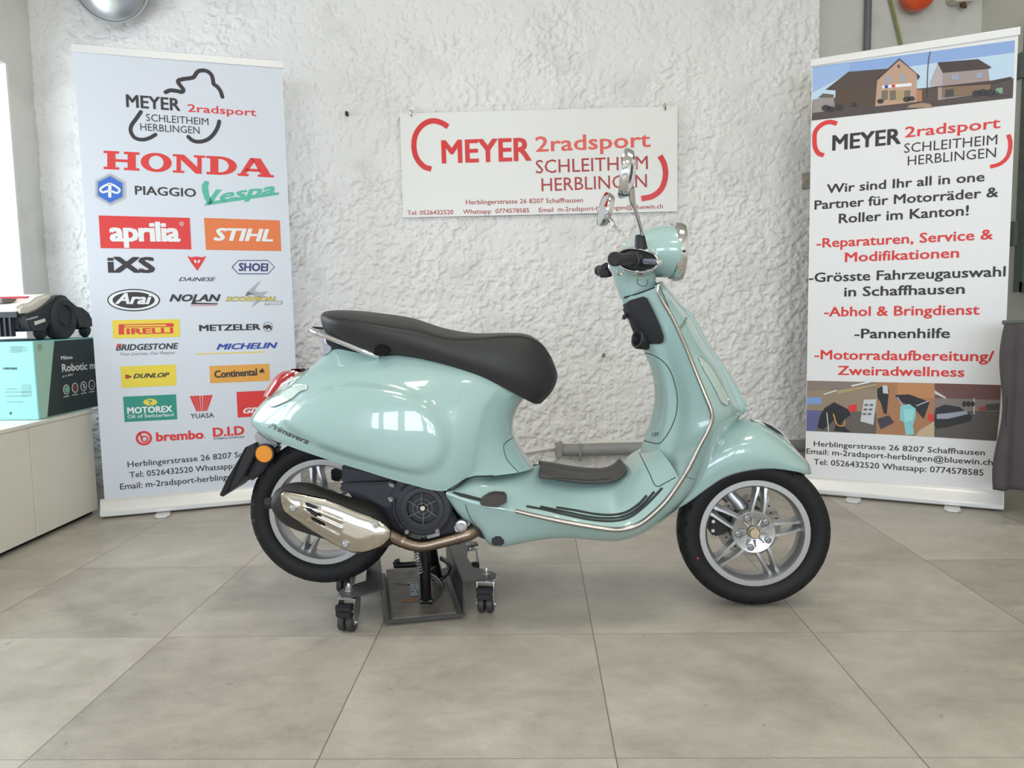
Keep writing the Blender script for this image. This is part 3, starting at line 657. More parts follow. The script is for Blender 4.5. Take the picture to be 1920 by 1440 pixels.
p = Print(PL, Z4, C); p.poly([(1200, 317), (1455, 304), (1466, 506), (1210, 520)], I_RED).text('GIVI', (1253, 488), (1425, 478), 42, I_WHITE, .06, .3, 2); p.done('brand_logo', shL, 'red square with white lettering')
p = Print(PL, Z4, C); p.ring((465, 684), 55, 20, I_RED, 1, .88).ring((470, 690), 24, 13, I_RED, 1, .9).stroke([(430, 645), (450, 690)], 14, I_RED, 1, 0).text('brembo', (563, 708), (940, 686), 68, I_RED, .07); p.ring((949, 678), 5, 2, I_RED); p.done('brand_logo', shL, 'red ring and red lettering')
p = Print(PL, Z4, C); p.text('D.I.D', (1015, 673), (1265, 654), 68, I_RED, .07).text('POWERED by TECHNOLOGY', (1017, 696), (1266, 680), 15, I_BLACK, .01); p.done('brand_logo', shL)
lines(PL, shL, C, [(Z4, 'Herblingerstrasse 26 8207 Schaffhausen', (337, 915), (1555, 806), 44, I_BLACK, .012), (Z4, 'Tel: 0526432520 Whatsapp: 0774578585', (352, 998), (1547, 890), 44, I_BLACK, .012), (Z4, 'Email: m-2radsport-herblingen@bluewin.ch', (278, 1093), (1567, 973), 46, I_BLACK, .012)])

# ---- right banner
B1, B0 = onZ(1876.5, 957), onZ(1535, 927.2)
u = B1 - B0; u /= np.linalg.norm(u); PR = Plane(B1 - u * .806, u, (0, 0, 1)); WR = .798
tR, shR = rollup('roll-up banner with building photo and German text right of the scooter', PR, WR, 2.022, (222, 222, 222), (.22, .62))
Z6, Z7, Z8 = (1480, 0, 4.3636), (1490, 310, 3.693), (1490, 680, 4.465)
C = (.002, WR - .002)
S1, S2 = ink('sky', (136, 166, 214)), ink('pale_sky', (186, 208, 226)); RF, RF2 = ink('roof_brown', (78, 64, 60)), ink('roof_dark', (66, 54, 54)); FA, FA2 = ink('facade', (184, 150, 128)), ink('grey_facade', (158, 142, 138)); GD = ink('asphalt', (78, 68, 68)); SHD = ink('dark_wall', (82, 66, 54)); WN = ink('window', (150, 158, 176))
p = Print(PR, Z6, C)
p.poly([(190, 550), (1845, 330), (1842, 430), (190, 650)], S1, 1).poly([(190, 650), (1842, 430), (1835, 640), (190, 820)], S2, 1).poly([(190, 820), (1835, 640), (1828, 803), (180, 987)], GD, 1)
p.poly([(190, 560), (500, 519), (480, 600), (190, 760)], ink('mid_sky', (150, 178, 218)), 2)
p.poly([(195, 815), (360, 780), (375, 900), (192, 925)], ink('pale_shed', (150, 142, 140)), 2).poly([(235, 800), (275, 765), (365, 775), (360, 800)], ink('hedge', (96, 92, 84)), 3)
p.poly([(380, 735), (720, 640), (705, 870), (370, 880)], SHD, 2).poly([(295, 735), (485, 588), (815, 562), (720, 650), (700, 720), (380, 740)], RF, 3)
p.poly([(720, 650), (815, 560), (900, 482), (1040, 600), (1045, 835), (702, 872)], FA, 4).poly([(705, 655), (900, 478), (1070, 625), (1050, 660), (1040, 605), (900, 492), (722, 658)], RF2, 5)
p.poly([(886, 532), (904, 532), (904, 556), (886, 558)], RF, 5)
for x, y in ((790, 622), (906, 610)): p.poly([(x, y), (x + 36, y - 3), (x + 36, y + 58), (x, y + 62)], WN, 5)
p.poly([(760, 700), (1000, 680), (1000, 705), (760, 727)], I_WHITE, 5).poly([(780, 699), (808, 697), (808, 722), (780, 724)], I_BLUE2, 6).poly([(838, 694), (866, 692), (866, 716), (838, 718)], I_RED, 6)
for x in (755, 822, 880, 940): p.poly([(x, 745), (x + 50, 738), (x + 50, 815), (x, 825)], ink('shop_glass_%d' % x, (112, 106, 88) if x != 880 else (166, 150, 100)), 5)
p.poly([(1080, 725), (1250, 700), (1250, 830), (1080, 850)], ink('gate', (84, 70, 62)), 2).poly([(1040, 735), (1085, 735), (1085, 830), (1040, 835)], ink('poster', (176, 120, 92)), 5)
p.poly([(1215, 600), (1625, 560), (1640, 680), (1640, 760), (1215, 820)], FA2, 3).poly([(1218, 512), (1545, 485), (1655, 552), (1630, 565), (1255, 598), (1215, 520)], RF2, 4).poly([(1150, 680), (1215, 520), (1255, 600), (1255, 700), (1160, 715)], ink('gable', (176, 164, 166)), 4)
p.poly([(1160, 715), (1660, 660), (1818, 628), (1818, 642), (1660, 690), (1250, 715)], RF2, 5).poly([(1250, 710), (1650, 690), (1640, 765), (1250, 800)], ink('shop_front', (128, 104, 80)), 5)
for x, y in ((1328, 610), (1528, 598)): p.poly([(x, y), (x + 58, y - 5), (x + 58, y + 42), (x, y + 46)], WN, 5)
p.poly([(1275, 735), (1345, 728), (1345, 790), (1275, 798)], ink('shop_pane', (70, 66, 66)), 6).poly([(1660, 690), (1812, 650), (1812, 780), (1650, 790)], ink('carport', (78, 68, 66)), 4).poly([(1690, 725), (1745, 718), (1745, 765), (1690, 770)], ink('bin_green', (126, 158, 132)), 6)
p.stroke([(1128, 800), (1130, 640), (1138, 500), (1152, 424)], 7, RF2, 6).poly([(960, 885), (985, 860), (1080, 843), (1150, 850), (1178, 880)], ink('kerb', (160, 134, 110)), 5)
for x, y, r in ((300, 885, 26), (345, 892, 22), (410, 880, 24), (530, 855, 18), (745, 830, 20), (960, 815, 22), (1000, 808, 20), (1530, 765, 26), (1580, 755, 26), (1640, 760, 28), (1690, 765, 20)): p.ell((x, y), r * 1.4, r, ink('motorbikes', (52, 48, 54)) if r == 26 and x == 300 else bpy.data.materials['ink_motorbikes'], 6, 10)
p.done('building_photo', shR, 'wide photo of two houses under blue sky')
p = Print(PR, Z6, C)
p.stroke([(390, 1012), (330, 998), (265, 1020), (214, 1075), (206, 1150), (214, 1215), (240, 1255), (282, 1272)], 38, I_RED, round_=False).stroke([(1790, 1102), (1806, 1150), (1804, 1225), (1780, 1290), (1725, 1340), (1642, 1366)], 36, I_RED, round_=False)
p.text('MEYER', (350, 1231), (912, 1174), 122, I_BLACK, .04).text('2radsport', (945, 1125), (1726, 1046), 86, I_RED, .02).text('SCHLEITHEIM', (938, 1252), (1700, 1181), 78, I_BLACK).text('HERBLINGEN', (968, 1354), (1690, 1286), 78, I_BLACK); p.done('shop_logo', shR)
K = .028
lines(PR, shR, C, [(Z7, 'Wir sind Ihr all in one', (222, 193), (1315, 109), 62, I_BLACK, K), (Z7, 'Partner für Motorräder &', (137, 306), (1410, 217), 64, I_BLACK, K), (Z7, 'Roller im Kanton!', (305, 401), (1205, 345), 66, I_BLACK, K), (Z7, '-Reparaturen, Service &', (150, 571), (1372, 511), 66, I_RED, K), (Z7, 'Modifikationen', (347, 669), (1138, 638), 66, I_RED, K), (Z7, '-Grösste Fahrzeugauswahl', (97, 809), (1460, 768), 66, I_BLACK, K), (Z7, 'in Schaffhausen', (342, 908), (1177, 888), 66, I_BLACK, K), (Z7, '-Abhol & Bringdienst', (203, 1046), (1280, 1033), 66, I_RED, K), (Z7, '-Pannenhilfe', (413, 1197), (1075, 1195), 66, I_BLACK, K), (Z7, '-Motorradaufbereitung/', (137, 1342), (1380, 1356), 66, I_RED, K), (Z8, 'Zweiradwellness', (360, 101), (1420, 118), 76, I_RED, K)])
p = Print(PR, Z8, C)
p.poly([(100, 150), (690, 163), (685, 270), (98, 255)], ink('hall_ceiling', (132, 118, 108)), 1).poly([(98, 235), (685, 215), (685, 420), (96, 400)], ink('hall_back', (146, 128, 108)), 2).poly([(97, 400), (685, 410), (683, 596), (97, 570)], ink('hall_floor', (98, 90, 84)), 2)
p.poly([(240, 262), (350, 228), (352, 236), (245, 268)], I_WHITE, 3).poly([(470, 190), (610, 160), (640, 164), (480, 200)], I_WHITE, 3).poly([(350, 235), (690, 175), (690, 190), (360, 262)], ink('beam', (170, 150, 110)), 3).poly([(98, 290), (225, 288), (228, 345), (98, 350)], ink('daylight_pane', (120, 150, 196)), 3).poly([(98, 395), (225, 400), (180, 570), (97, 568)], ink('blue_floor', (92, 96, 138)), 3)
DK = ink('bike_black', (40, 38, 42))
p.poly([(250, 380), (330, 330), (450, 390), (470, 440), (420, 470), (380, 520), (330, 480), (240, 560), (190, 540), (215, 440)], DK, 4).poly([(330, 570), (350, 500), (400, 520), (470, 585)], DK, 4).stroke([(270, 420), (280, 520), (285, 572)], 8, I_LIGHT, 5).stroke([(325, 430), (360, 520), (410, 525), (420, 490)], 9, I_GOLD, 5)
p.poly([(450, 360), (520, 345), (520, 400), (460, 415)], I_RED, 4).poly([(580, 310), (683, 305), (660, 520), (550, 490)], I_LIGHT, 4)
for i in range(3):
    for j in range(2): p.poly([(588 + j * 42 - i * 8, 345 + i * 38), (618 + j * 42 - i * 8, 345 + i * 38), (614 + j * 42 - i * 8, 362 + i * 38), (584 + j * 42 - i * 8, 362 + i * 38)], I_GREY, 5)
p.poly([(690, 163), (1172, 172), (1168, 622), (684, 596)], ink('parquet', (166, 118, 84)), 1).poly([(860, 170), (1172, 175), (1172, 300), (860, 290)], ink('warm_wall', (186, 132, 88)), 2).poly([(840, 270), (960, 265), (1130, 330), (1080, 470), (1000, 380), (870, 320)], DK, 3)
p.poly([(690, 220), (735, 195), (790, 230), (780, 330), (770, 435), (745, 420), (720, 330), (692, 290)], DK, 3).poly([(735, 190), (775, 192), (785, 260), (740, 255)], I_LIGHT, 4).poly([(690, 470), (790, 440), (832, 500), (720, 560)], ink('doormat', (64, 60, 68)), 3)
TQ = ink('turquoise_scooter', (130, 196, 200)); p.poly([(885, 360), (960, 345), (1015, 385), (1010, 470), (990, 520), (1000, 600), (930, 605), (915, 500), (880, 480)], TQ, 4).poly([(915, 390), (1000, 385), (990, 480), (920, 500)], ink('turquoise_light', (150, 212, 214)), 5).stroke([(860, 290), (900, 350)], 8, I_LIGHT, 4).stroke([(1120, 320), (1020, 360)], 8, I_LIGHT, 4).poly([(1115, 430), (1165, 430), (1165, 490), (1118, 485)], I_RED, 4).poly([(1040, 570), (1170, 490), (1168, 620), (1010, 612)], ink('tiles', (190, 168, 136)), 3)
p.poly([(1172, 172), (1727, 187), (1722, 320), (1170, 300)], ink('red_ceiling', (108, 72, 68)), 1).poly([(1170, 295), (1722, 312), (1715, 420), (1168, 400)], ink('hall_grey', (128, 116, 112)), 2).poly([(1168, 400), (1715, 410), (1690, 655), (1166, 622)], ink('speckled_floor', (88, 82, 78)), 2)
p.poly([(1172, 230), (1260, 285), (1270, 305), (1172, 260)], I_LIGHT, 3).poly([(1180, 380), (1260, 350), (1380, 370), (1490, 450), (1470, 490), (1320, 530), (1190, 555), (1168, 520)], DK, 3).poly([(1190, 430), (1300, 420), (1440, 400), (1450, 430), (1280, 470), (1190, 470)], ink('silver_bike', (150, 154, 166)), 4)
for x in (1420, 1455, 1490): p.ell((x, 345), 18, 24, DK, 4, 12)
p.stroke([(1502, 300), (1502, 430)], 10, I_LIGHT, 4, 0).poly([(1540, 370), (1600, 365), (1600, 400), (1540, 405)], ink('red_bike', (150, 62, 58)), 4).poly([(1600, 350), (1715, 340), (1712, 400), (1600, 400)], ink('far_bikes', (74, 70, 74)), 3)
p.done('showroom_photo', shR, 'strip of three showroom photos with motorbikes and a turquoise scooter')
lines(PR, shR, C, [(Z8, 'Herblingerstrasse 26 8207 Schaffhausen', (160, 698), (1592, 776), 45, I_BLACK, .012), (Z8, 'Email: m-2radsport-herblingen@bluewin.ch', (99, 761), (1658, 859), 47, I_BLACK, .012), (Z8, 'Tel: 0526432520 Whatsapp: 0774578585', (160, 851), (1580, 946), 48, I_BLACK, .012)])

# ---- wall sign
Z5 = (740, 180, 3.4286)
q0, q1 = onY(757, 406, WY - .03), onY(1270, 396, WY - .03)
zt, zb_ = 1.922, 1.3975
x0 = onY(751, 212, WY - .03)[0] - .004; x1 = onY(1270, 300, WY - .03)[0]
PS = Plane((x0, WY - .03, zb_), (1, 0, 0), (0, 0, 1)); WS, HS = x1 - x0, zt - zb_
ts = thing('wall_sign', 'white sign with red shop lettering hung on the plaster wall', 'sign', (x0 + WS / 2, WY - .03, zb_))
mb = MB(); bx(mb, (x0 + WS / 2, WY - .028, zb_ + HS / 2), (WS, .004, HS)); bd = mb.build('board', mat('sign_white', (219, 218, 214), .3), ts, smooth=False)
R1 = ink('foil_red', (204, 30, 28), .3, coat=.2); R2 = ink('foil_dark_red', (164, 32, 36), .35, coat=.15); R3 = ink('foil_red_sheen', (218, 84, 72), .3, coat=.2)  # R3: bright reflection on the red foil, put into its colour
p = Print(PS, Z5)
p.stroke([(343, 198), (300, 172), (240, 160), (180, 186), (134, 250), (124, 330), (142, 400), (190, 455), (236, 470)], 34, R1, round_=False).stroke([(1705, 384), (1733, 440), (1740, 520), (1712, 600), (1655, 645), (1585, 660)], 36, R1, round_=False)
p.text('MEYER', (303, 431), (879, 413), 143, R1, .04); p.text('2radsport', (906, 359), (1645, 326), 96, R3, .02); p.text('SCHLEITHEIM', (908, 498), (1628, 470), 85, R2, .004).text('HERBLINGEN', (945, 613), (1622, 586), 83, R2, .004); p.done('shop_logo', bd)
lines(PS, bd, None, [(Z5, 'Herblingerstrasse 26 8207 Schaffhausen', (458, 697), (1210, 683), 29, R2, .012), (Z5, 'Tel: 0526432520', (82, 765), (378, 760), 28, R2, .012), (Z5, 'Whatsapp  0774578585', (440, 758), (865, 749), 28, R2, .012), (Z5, 'Email  m-2radsport-herblingen@bluewin.ch', (928, 747), (1725, 722), 28, R2, .012)])
for px, py in ((770, 211), (1246, 199)):
    c = onY(px, py, WY - .034); mb = MB(); tube(mb, [c + np.array([0, .036, .012]), c + np.array([0, .0, .012]), c + np.array([0, -.010, .006]), c + np.array([.003, -.006, -.014]), c + np.array([.004, -.002, -.018])], .0042, 8, smooth=4); mb.build('screw_hook', STEEL, ts)

# ---- carton print
PCs = Plane((BX + .0008, BY0, BZ0), (0, 1, 0), (0, 0, 1)); Z1 = (0, 500, 4.3636)
lines(PCs, cart, (.0, BY1 - BY0), [(Z1, 'Miimo', (497, 761), (593, 753), 28, I_WHITE, .05), (Z1, 'Robotic mower', (506, 860), (905, 822), 58, I_WHITE, .04), (Z1, 'up to 400m²', (508, 906), (600, 890), 19, I_WHITE, .01)])
ICN = {541: ((17, 26), ink('icon_green', (110, 180, 160))), 612: ((17, 27), ink('icon_red', (120, 60, 60)))}
for x, y in ((541, 1005), (612, 991), (683, 979), (748, 967)):
    p = Print(PCs, Z1); p.ell((x, y), 26, 41, I_WHITE, 1).ell((x, y), 20, 34, I_BLACK, 2).stroke([(x - 20, y + 60), (x + 22, y + 52)], 5, I_LIGHT, 1, 0)
    if x in ICN: p.ell((x, y), *ICN[x][0], ICN[x][1], 3)
    elif x == 683: p.poly([(672, 962), (686, 956), (696, 996), (682, 1002)], I_LIGHT, 3)
    else: p.poly([(736, 968), (760, 963), (762, 984), (738, 989)], ink('icon_dull', (70, 110, 100)), 3)
    p.done('round_icon', cart)
p = Print(PCs, Z1); p.stroke([(308, 640), (342, 637), (343, 681), (309, 684)], 2.5, I_GREY, 1, 0, closed=True).stroke([(320, 672), (320, 648)], 3, I_GREY, 1, 0).stroke([(331, 671), (331, 647)], 3, I_GREY, 1, 0); p.done('arrow_mark', cart)
PCf = Plane((-2.6, BY0 - .0006, BZ0), (1, 0, 0), (0, 0, 1))
lines(PCf, cart, None, [(Z1, 'HRM40E', (27, 843), (143, 843), 19, I_BLACK, .03)])
for q in [[(85, 655 + k * 11), (185 + (k % 2) * 40, 653 + k * 11)] for k in range(5)] + [[(a, y), (b, y - 1)] for a, b, y in ((45, 138, 1000), (48, 250, 1026), (52, 225, 1058), (58, 190, 1107))]:
    p = Print(PCf, Z1); p.stroke(q, 3.2, I_GREY, 1, 0); p.done('fine_print_line', cart)
p = Print(PCf, Z1); p.poly([(172, 962), (248, 962), (256, 1060), (178, 1062)], ink('pale_label', (140, 190, 186)), 0); p.done('pale_label', cart)
p = Print(PCf, Z1); p.poly([(76, 1192), (100, 1190), (88, 1214)], I_BLACK); p.done('arrow_mark', cart)
pm_ = Plane((MX + .0034, 3, 0), (0, 1, 0), (0, 0, 1)); p = Print(pm_, (0, 540, 9.6)); p.text('HONDA', (478, 588), (685, 530), 34, I_WHITE, .04); p.done('plate_print', mow)
# ================================================================ the scooter
sco = thing('motor_scooter', 'mint green motor scooter on its centre stand in the middle of the room', 'scooter', (0.0, YS, 0))
ALLV, ALLF = [], []
def remember(mb):
    k = len(ALLV); ALLV.extend(mb.v); ALLF.extend([tuple(i + k for i in f) for f in mb.f])
def rowsP(rows): return [[P(*q) for q in r] for r in rows]
def shell(rows, mu=5, mv=5, both=True):
    g = cr2(rowsP(rows), mu, mv); mb = MB(); mb.grid(g)
    if both: mb.grid(mirror(g), flip=True)
    return mb, g
def inside_dist(pts, poly):
    """signed distance (inside positive) of 2-D points to a polygon"""
    poly = np.asarray(poly); n = len(poly); d = np.full(len(pts), 1e9); ins = np.zeros(len(pts), bool)
    for i in range(n):
        a, b = poly[i], poly[(i + 1) % n]; ab = b - a
        t = np.clip(((pts - a) @ ab) / (ab @ ab), 0, 1); d = np.minimum(d, np.linalg.norm(pts - (a + t[:, None] * ab), axis=1))
        c = (a[1] > pts[:, 1]) != (b[1] > pts[:, 1]); x = a[0] + (pts[:, 1] - a[1]) / (b[1] - a[1] + 1e-12) * (b[0] - a[0]); ins ^= c & (pts[:, 0] < x)
    return np.where(ins, d, -d)
def sstep(x): x = np.clip(x, 0, 1); return x * x * (3 - 2 * x)

# ---- rear body with the raised side cowls
RB = [
 [(484, 806, 0), (474, 800, 0), (469, 788, 0), (480, 768, 0), (500, 746, 0), (530, 720, 0), (565, 698, 0), (590, 683, 0)],
 [(488, 812, .05), (478, 803, .055), (474, 790, .058), (486, 768, .058), (508, 744, .055), (538, 720, .05), (572, 697, .045), (608, 667, .04)],
 [(500, 820, .085), (494, 812, .092), (494, 797, .098), (506, 772, .098), (528, 744, .093), (558, 717, .085), (592, 692, .075), (628, 655, .062)],
 [(535, 834, .135), (534, 824, .143), (540, 798, .15), (556, 768, .148), (578, 738, .138), (606, 710, .125), (638, 684, .108), (664, 660, .09)],
 [(600, 857, .178), (600, 842, .187), (606, 810, .195), (618, 776, .192), (636, 742, .178), (660, 712, .16), (686, 688, .14), (707, 667, .118)],
 [(680, 882, .2), (680, 865, .21), (682, 828, .217), (688, 785, .213), (700, 746, .2), (718, 715, .18), (738, 690, .158), (756, 667, .134)],
 [(760, 906, .203), (760, 888, .213), (760, 848, .222), (763, 800, .218), (772, 755, .205), (785, 723, .186), (800, 700, .166), (816, 679, .142)],
 [(837, 920, .192), (838, 903, .2), (840, 862, .208), (844, 815, .205), (851, 768, .193), (862, 735, .176), (874, 713, .16), (884, 697, .14)],
 [(880, 895, .172), (882, 882, .174), (886, 850, .178), (893, 812, .175), (902, 772, .166), (914, 747, .154), (926, 730, .14), (937, 718, .124)],
 [(889, 894.5, .166), (891, 882, .164), (896, 850, .166), (903, 812, .162), (912, 772, .154), (924, 747, .144), (935, 731, .132), (945, 722, .118)],
 [(925, 892, .145), (925, 880, .143), (924, 852, .138), (925, 815, .13), (931, 778, .124), (942, 755, .117), (954, 742, .11), (964, 734, .1)],
 [(972, 886, .105), (964, 874, .1), (953, 848, .093), (947, 815, .086), (952, 780, .083), (962, 760, .079), (970, 749, .074), (978, 741, .068)],
 [(998, 879, .05), (987, 866, .048), (971, 840, .045), (960, 811, .043), (961, 783, .042), (969, 763, .04), (978, 751, .036), (984, 744, .032)],
 [(1003, 876, 0), (991, 863, 0), (975, 838, 0), (963.5, 811, 0), (964, 783, 0), (972, 763, 0), (980, 751, 0), (986, 743, 0)],
]
g = cr2(rowsP(RB), 7, 7)
COWL = [(512, 792), (530, 766), (556, 746), (588, 731), (629, 721), (671, 717), (712, 720), (754, 728), (800, 746), (822, 768), (836, 792), (844, 820), (842, 845), (832, 868), (812, 885), (790, 892), (767, 889), (700, 872), (650, 859), (600, 845), (560, 829), (526, 812)]
cp = cr(np.array([P(x, y, .21)[[0, 2]] for x, y in COWL + COWL[:1]]), 4)[:-1]
fl = g.reshape(-1, 3); wgt = sstep((inside_dist(fl[:, [0, 2]], cp) + .004) / .036)
du = np.gradient(g, axis=0); dv = np.gradient(g, axis=1); nn = np.cross(du, dv); nn /= np.linalg.norm(nn, axis=2)[..., None] + 1e-12
nn[nn[..., 1] > 0] *= -1
g = g + nn * (wgt.reshape(g.shape[:2]) * .017)[..., None]
mb = MB(); mb.grid(g); mb.grid(mirror(g), flip=True); remember(mb)
rear = mb.build('tail_body', PAINT, sco, weld=.0004, ang=60)
# inner top closing plate under the seat
# ---- floorboard
DK_ = [
 [(836, 927, .193), (837, 923, .192), (840, 920.5, .186), (842, 919, .17), (846, 916, .14)],
 [(878, 942, .196), (879, 938, .195), (882, 925, .178), (887, 908, .158), (890, 893, .13)],
 [(920, 951.5, .198), (921, 947, .196), (922, 930, .17), (924, 908, .14), (928, 889, .08)],
 [(968, 961, .2), (969, 956, .197), (970, 935, .165), (974, 906, .115), (985, 878, .03)],
 [(1010, 970, .2), (1010, 965, .198), (1010, 940, .16), (1012, 908, .09), (1016, 872, 0)],
 [(1060, 981, .2), (1060, 976, .198), (1062, 950, .155), (1065, 916, .08), (1065, 885, 0)],
 [(1110, 990, .2), (1110, 985, .198), (1112, 957, .152), (1115, 917, .08), (1113, 889, 0)],
 [(1150, 994, .2), (1150, 989, .198), (1149, 955, .15), (1150, 912, .08), (1145, 887, 0)],
 [(1186, 989, .2), (1184, 984, .198), (1178, 943, .155), (1172, 898, .085), (1166, 876, 0)],
 [(1218, 971, .2), (1216, 966, .198), (1208, 922, .16), (1196, 878, .1), (1186, 858, 0)],
 [(1250, 943, .2), (1247, 939, .198), (1236, 905, .165), (1222, 868, .115), (1206, 845, 0)],
 [(1278, 905, .2), (1275, 901, .198), (1264, 880, .168), (1244, 852, .12), (1222, 825, 0)],
]
mb, gD = shell(DK_, 6, 7); remember(mb); mb.build('floorboard', PAINT, sco, weld=.0004, ang=60)
# ---- inner leg shield / glove box
IS = [
 [(1166, 561, 0), (1180, 556, .05), (1196, 549, .07), (1214, 542, .088), (1235, 533, .11)],
 [(1178, 604, 0), (1200, 606, .063), (1221, 604, .085), (1240, 602, .105), (1262, 598, .135)],
 [(1205, 655, 0), (1226, 656, .07), (1245, 654, .095), (1263, 651, .125), (1285, 648, .16)],
 [(1223, 702, 0), (1243, 705, .076), (1262, 704, .1), (1281, 701, .14), (1304, 698, .18)],
 [(1227, 752, 0), (1250, 757, .082), (1271, 756, .105), (1295, 753, .152), (1325, 750, .197)],
 [(1219, 790, 0), (1246, 797, .084), (1268, 797, .107), (1297, 793, .155), (1334, 786, .202)],
 [(1205, 830, 0), (1236, 838, .084), (1258, 841, .108), (1286, 837, .155), (1314, 828, .202)],
 [(1200, 850, 0), (1228, 868, .084), (1246, 876, .108), (1268, 872, .155), (1290, 875, .202)],
 [(1202, 866, 0), (1223, 897, .084), (1232, 912, .106), (1254, 908, .155), (1266, 912, .2)],
]
mb, gI = shell(IS, 6, 6); remember(mb); inner = mb.build('leg_shield_liner', PAINT, sco, weld=.0004, ang=60)
# ---- outer leg shield running down into the side skirt
OS = [
 [(1236, 531, .11), (1239, 529, .08), (1242, 528, .04), (1243, 527, 0)],
 [(1263, 597, .135), (1277, 590, .10), (1289, 590, .05), (1293, 590, 0)],
 [(1286, 647, .16), (1302, 641, .12), (1317, 639, .065), (1322, 639, 0)],
 [(1305, 697, .18), (1328, 691, .135), (1348, 690, .075), (1355, 690, 0)],
 [(1327, 749, .197), (1350, 744, .15), (1372, 744, .085), (1381, 744, 0)],
 [(1336, 786, .202), (1360, 778, .155), (1382, 773, .09), (1392, 772, 0)],
 [(1317, 829, .202), (1340, 823, .158), (1362, 808, .092), (1374, 800, 0)],
 [(1294, 874, .202), (1314, 874, .16), (1335, 860, .095), (1345, 855, 0)],
 [(1268, 914, .2), (1288, 922, .16), (1305, 915, .095), (1312, 912, 0)],
 [(1246, 944, .2), (1264, 950, .16), (1275, 948, .095), (1278, 946, 0)],
 [(1217, 971, .2), (1230, 981, .158), (1238, 981, .09), (1240, 980, 0)],
 [(1186, 989, .2), (1194, 1003, .152), (1197, 1004, .08), (1198, 1003, 0)],
 [(1150, 994, .2), (1155, 1013, .148), (1156, 1013, .08), (1156, 1011, 0)],
 [(1110, 990, .2), (1110, 1011, .146), (1110, 1011, .08), (1110, 1008, 0)],
 [(1060, 981, .2), (1062, 1007, .146), (1062, 1007, .08), (1062, 1004, 0)],
 [(1010, 970, .2), (1012, 1010, .142), (1012, 1011, .08), (1012, 1008, 0)],
 [(968, 961, .2), (968, 1018, .138), (968, 1018, .08), (968, 1015, 0)],
 [(935, 955, .199), (938, 1023, .136), (939, 1023, .08), (939, 1020, 0)],
 [(908, 949, .197), (916, 1017, .138), (918, 1018, .08), (919, 1016, 0)],
 [(878, 942, .196), (896, 988, .15), (900, 992, .09), (902, 990, 0)],
 [(856, 935, .194), (862, 965, .16), (868, 972, .1), (872, 972, 0)],
 [(836, 927, .193), (838, 933, .175), (842, 938, .11), (846, 938, 0)],
]
mb, gO = shell(OS, 5, 7); remember(mb); outer = mb.build('leg_shield', PAINT, sco, weld=.0004, ang=60)
# horn cover ("tie") running down the nose
HC = [
 [(1262, 568, .018), (1270, 566, .012), (1272, 566, 0)],
 [(1284, 596, .03), (1297, 591, .022), (1300, 591, 0)],
 [(1312, 645, .034), (1325, 640, .026), (1328, 640, 0)],
 [(1345, 698, .038), (1360, 693, .03), (1364, 693, 0)],
 [(1368, 738, .042), (1384, 735, .033), (1389, 735, 0)],
 [(1382, 768, .044), (1396, 767, .035), (1401, 768, 0)],
 [(1380, 778, .04), (1388, 778, .03), (1392, 778, 0)],
]
mb, gH = shell(HC, 6, 4)
for x, y in ((1379, 731), (1387, 744), (1392, 755), (1397, 766)): prism(mb, [P(x - 14, y - 10, .03), P(x + 6, y - 2, .03), P(x + 7, y + 1, .03), P(x - 10, y + 3, .03)], (0, .06, 0))
remember(mb); hc = mb.build('horn_cover', PAINT, sco, weld=.0003, ang=60)

# ---- front mudguard
MG = [
 [(1262, 958, .078), (1285, 900, .086), (1318, 845, .082), (1350, 805, .055), (1362, 785, 0)],
 [(1288, 944, .082), (1305, 900, .092), (1336, 852, .088), (1364, 812, .058), (1376, 786, 0)],
 [(1325, 917, .086), (1335, 885, .097), (1358, 845, .092), (1380, 812, .06), (1390, 786, 0)],
 [(1360, 895, .088), (1366, 868, .1), (1382, 836, .094), (1400, 810, .062), (1408, 787, 0)],
 [(1402, 883, .088), (1406, 862, .1), (1415, 834, .093), (1426, 811, .06), (1433, 794, 0)],
 [(1446, 879, .082), (1448, 864, .092), (1453, 845, .084), (1460, 827, .052), (1464, 814, 0)],
 [(1490, 884, .066), (1491, 876, .07), (1492, 866, .062), (1495, 854, .038), (1496, 846, 0)],
 [(1511, 889, .038), (1514, 884, .039), (1515, 879, .035), (1517, 873, .02), (1518, 871, 0)],
 [(1518, 890, 0), (1522, 887, 0), (1522, 884, 0), (1521, 880, 0), (1520, 877, 0)],
]
mb, gM = shell(MG, 6, 6); remember(mb); mg = mb.build('mudguard', PAINT, sco, weld=.0003, ang=60, solid=.003)
mb = MB(); fin = [(1408, 787), (1425, 787.5), (1445, 795), (1466, 808), (1480, 826), (1488, 838), (1478, 831), (1464, 818), (1440, 800), (1420, 792)]
prism(mb, [P(x, y, .012) for x, y in fin], (0, .024, 0)); mb.build('mudguard_crest', CHROME, mg, bevel=.003)
mb = MB(); fin2 = [(1428, 790), (1446, 798), (1462, 809), (1473, 821), (1462, 814), (1442, 802)]
prism(mb, [P(x, y, .014) for x, y in fin2], (0, .003, 0)); mb.build('crest_inlay', BLACK, mg)

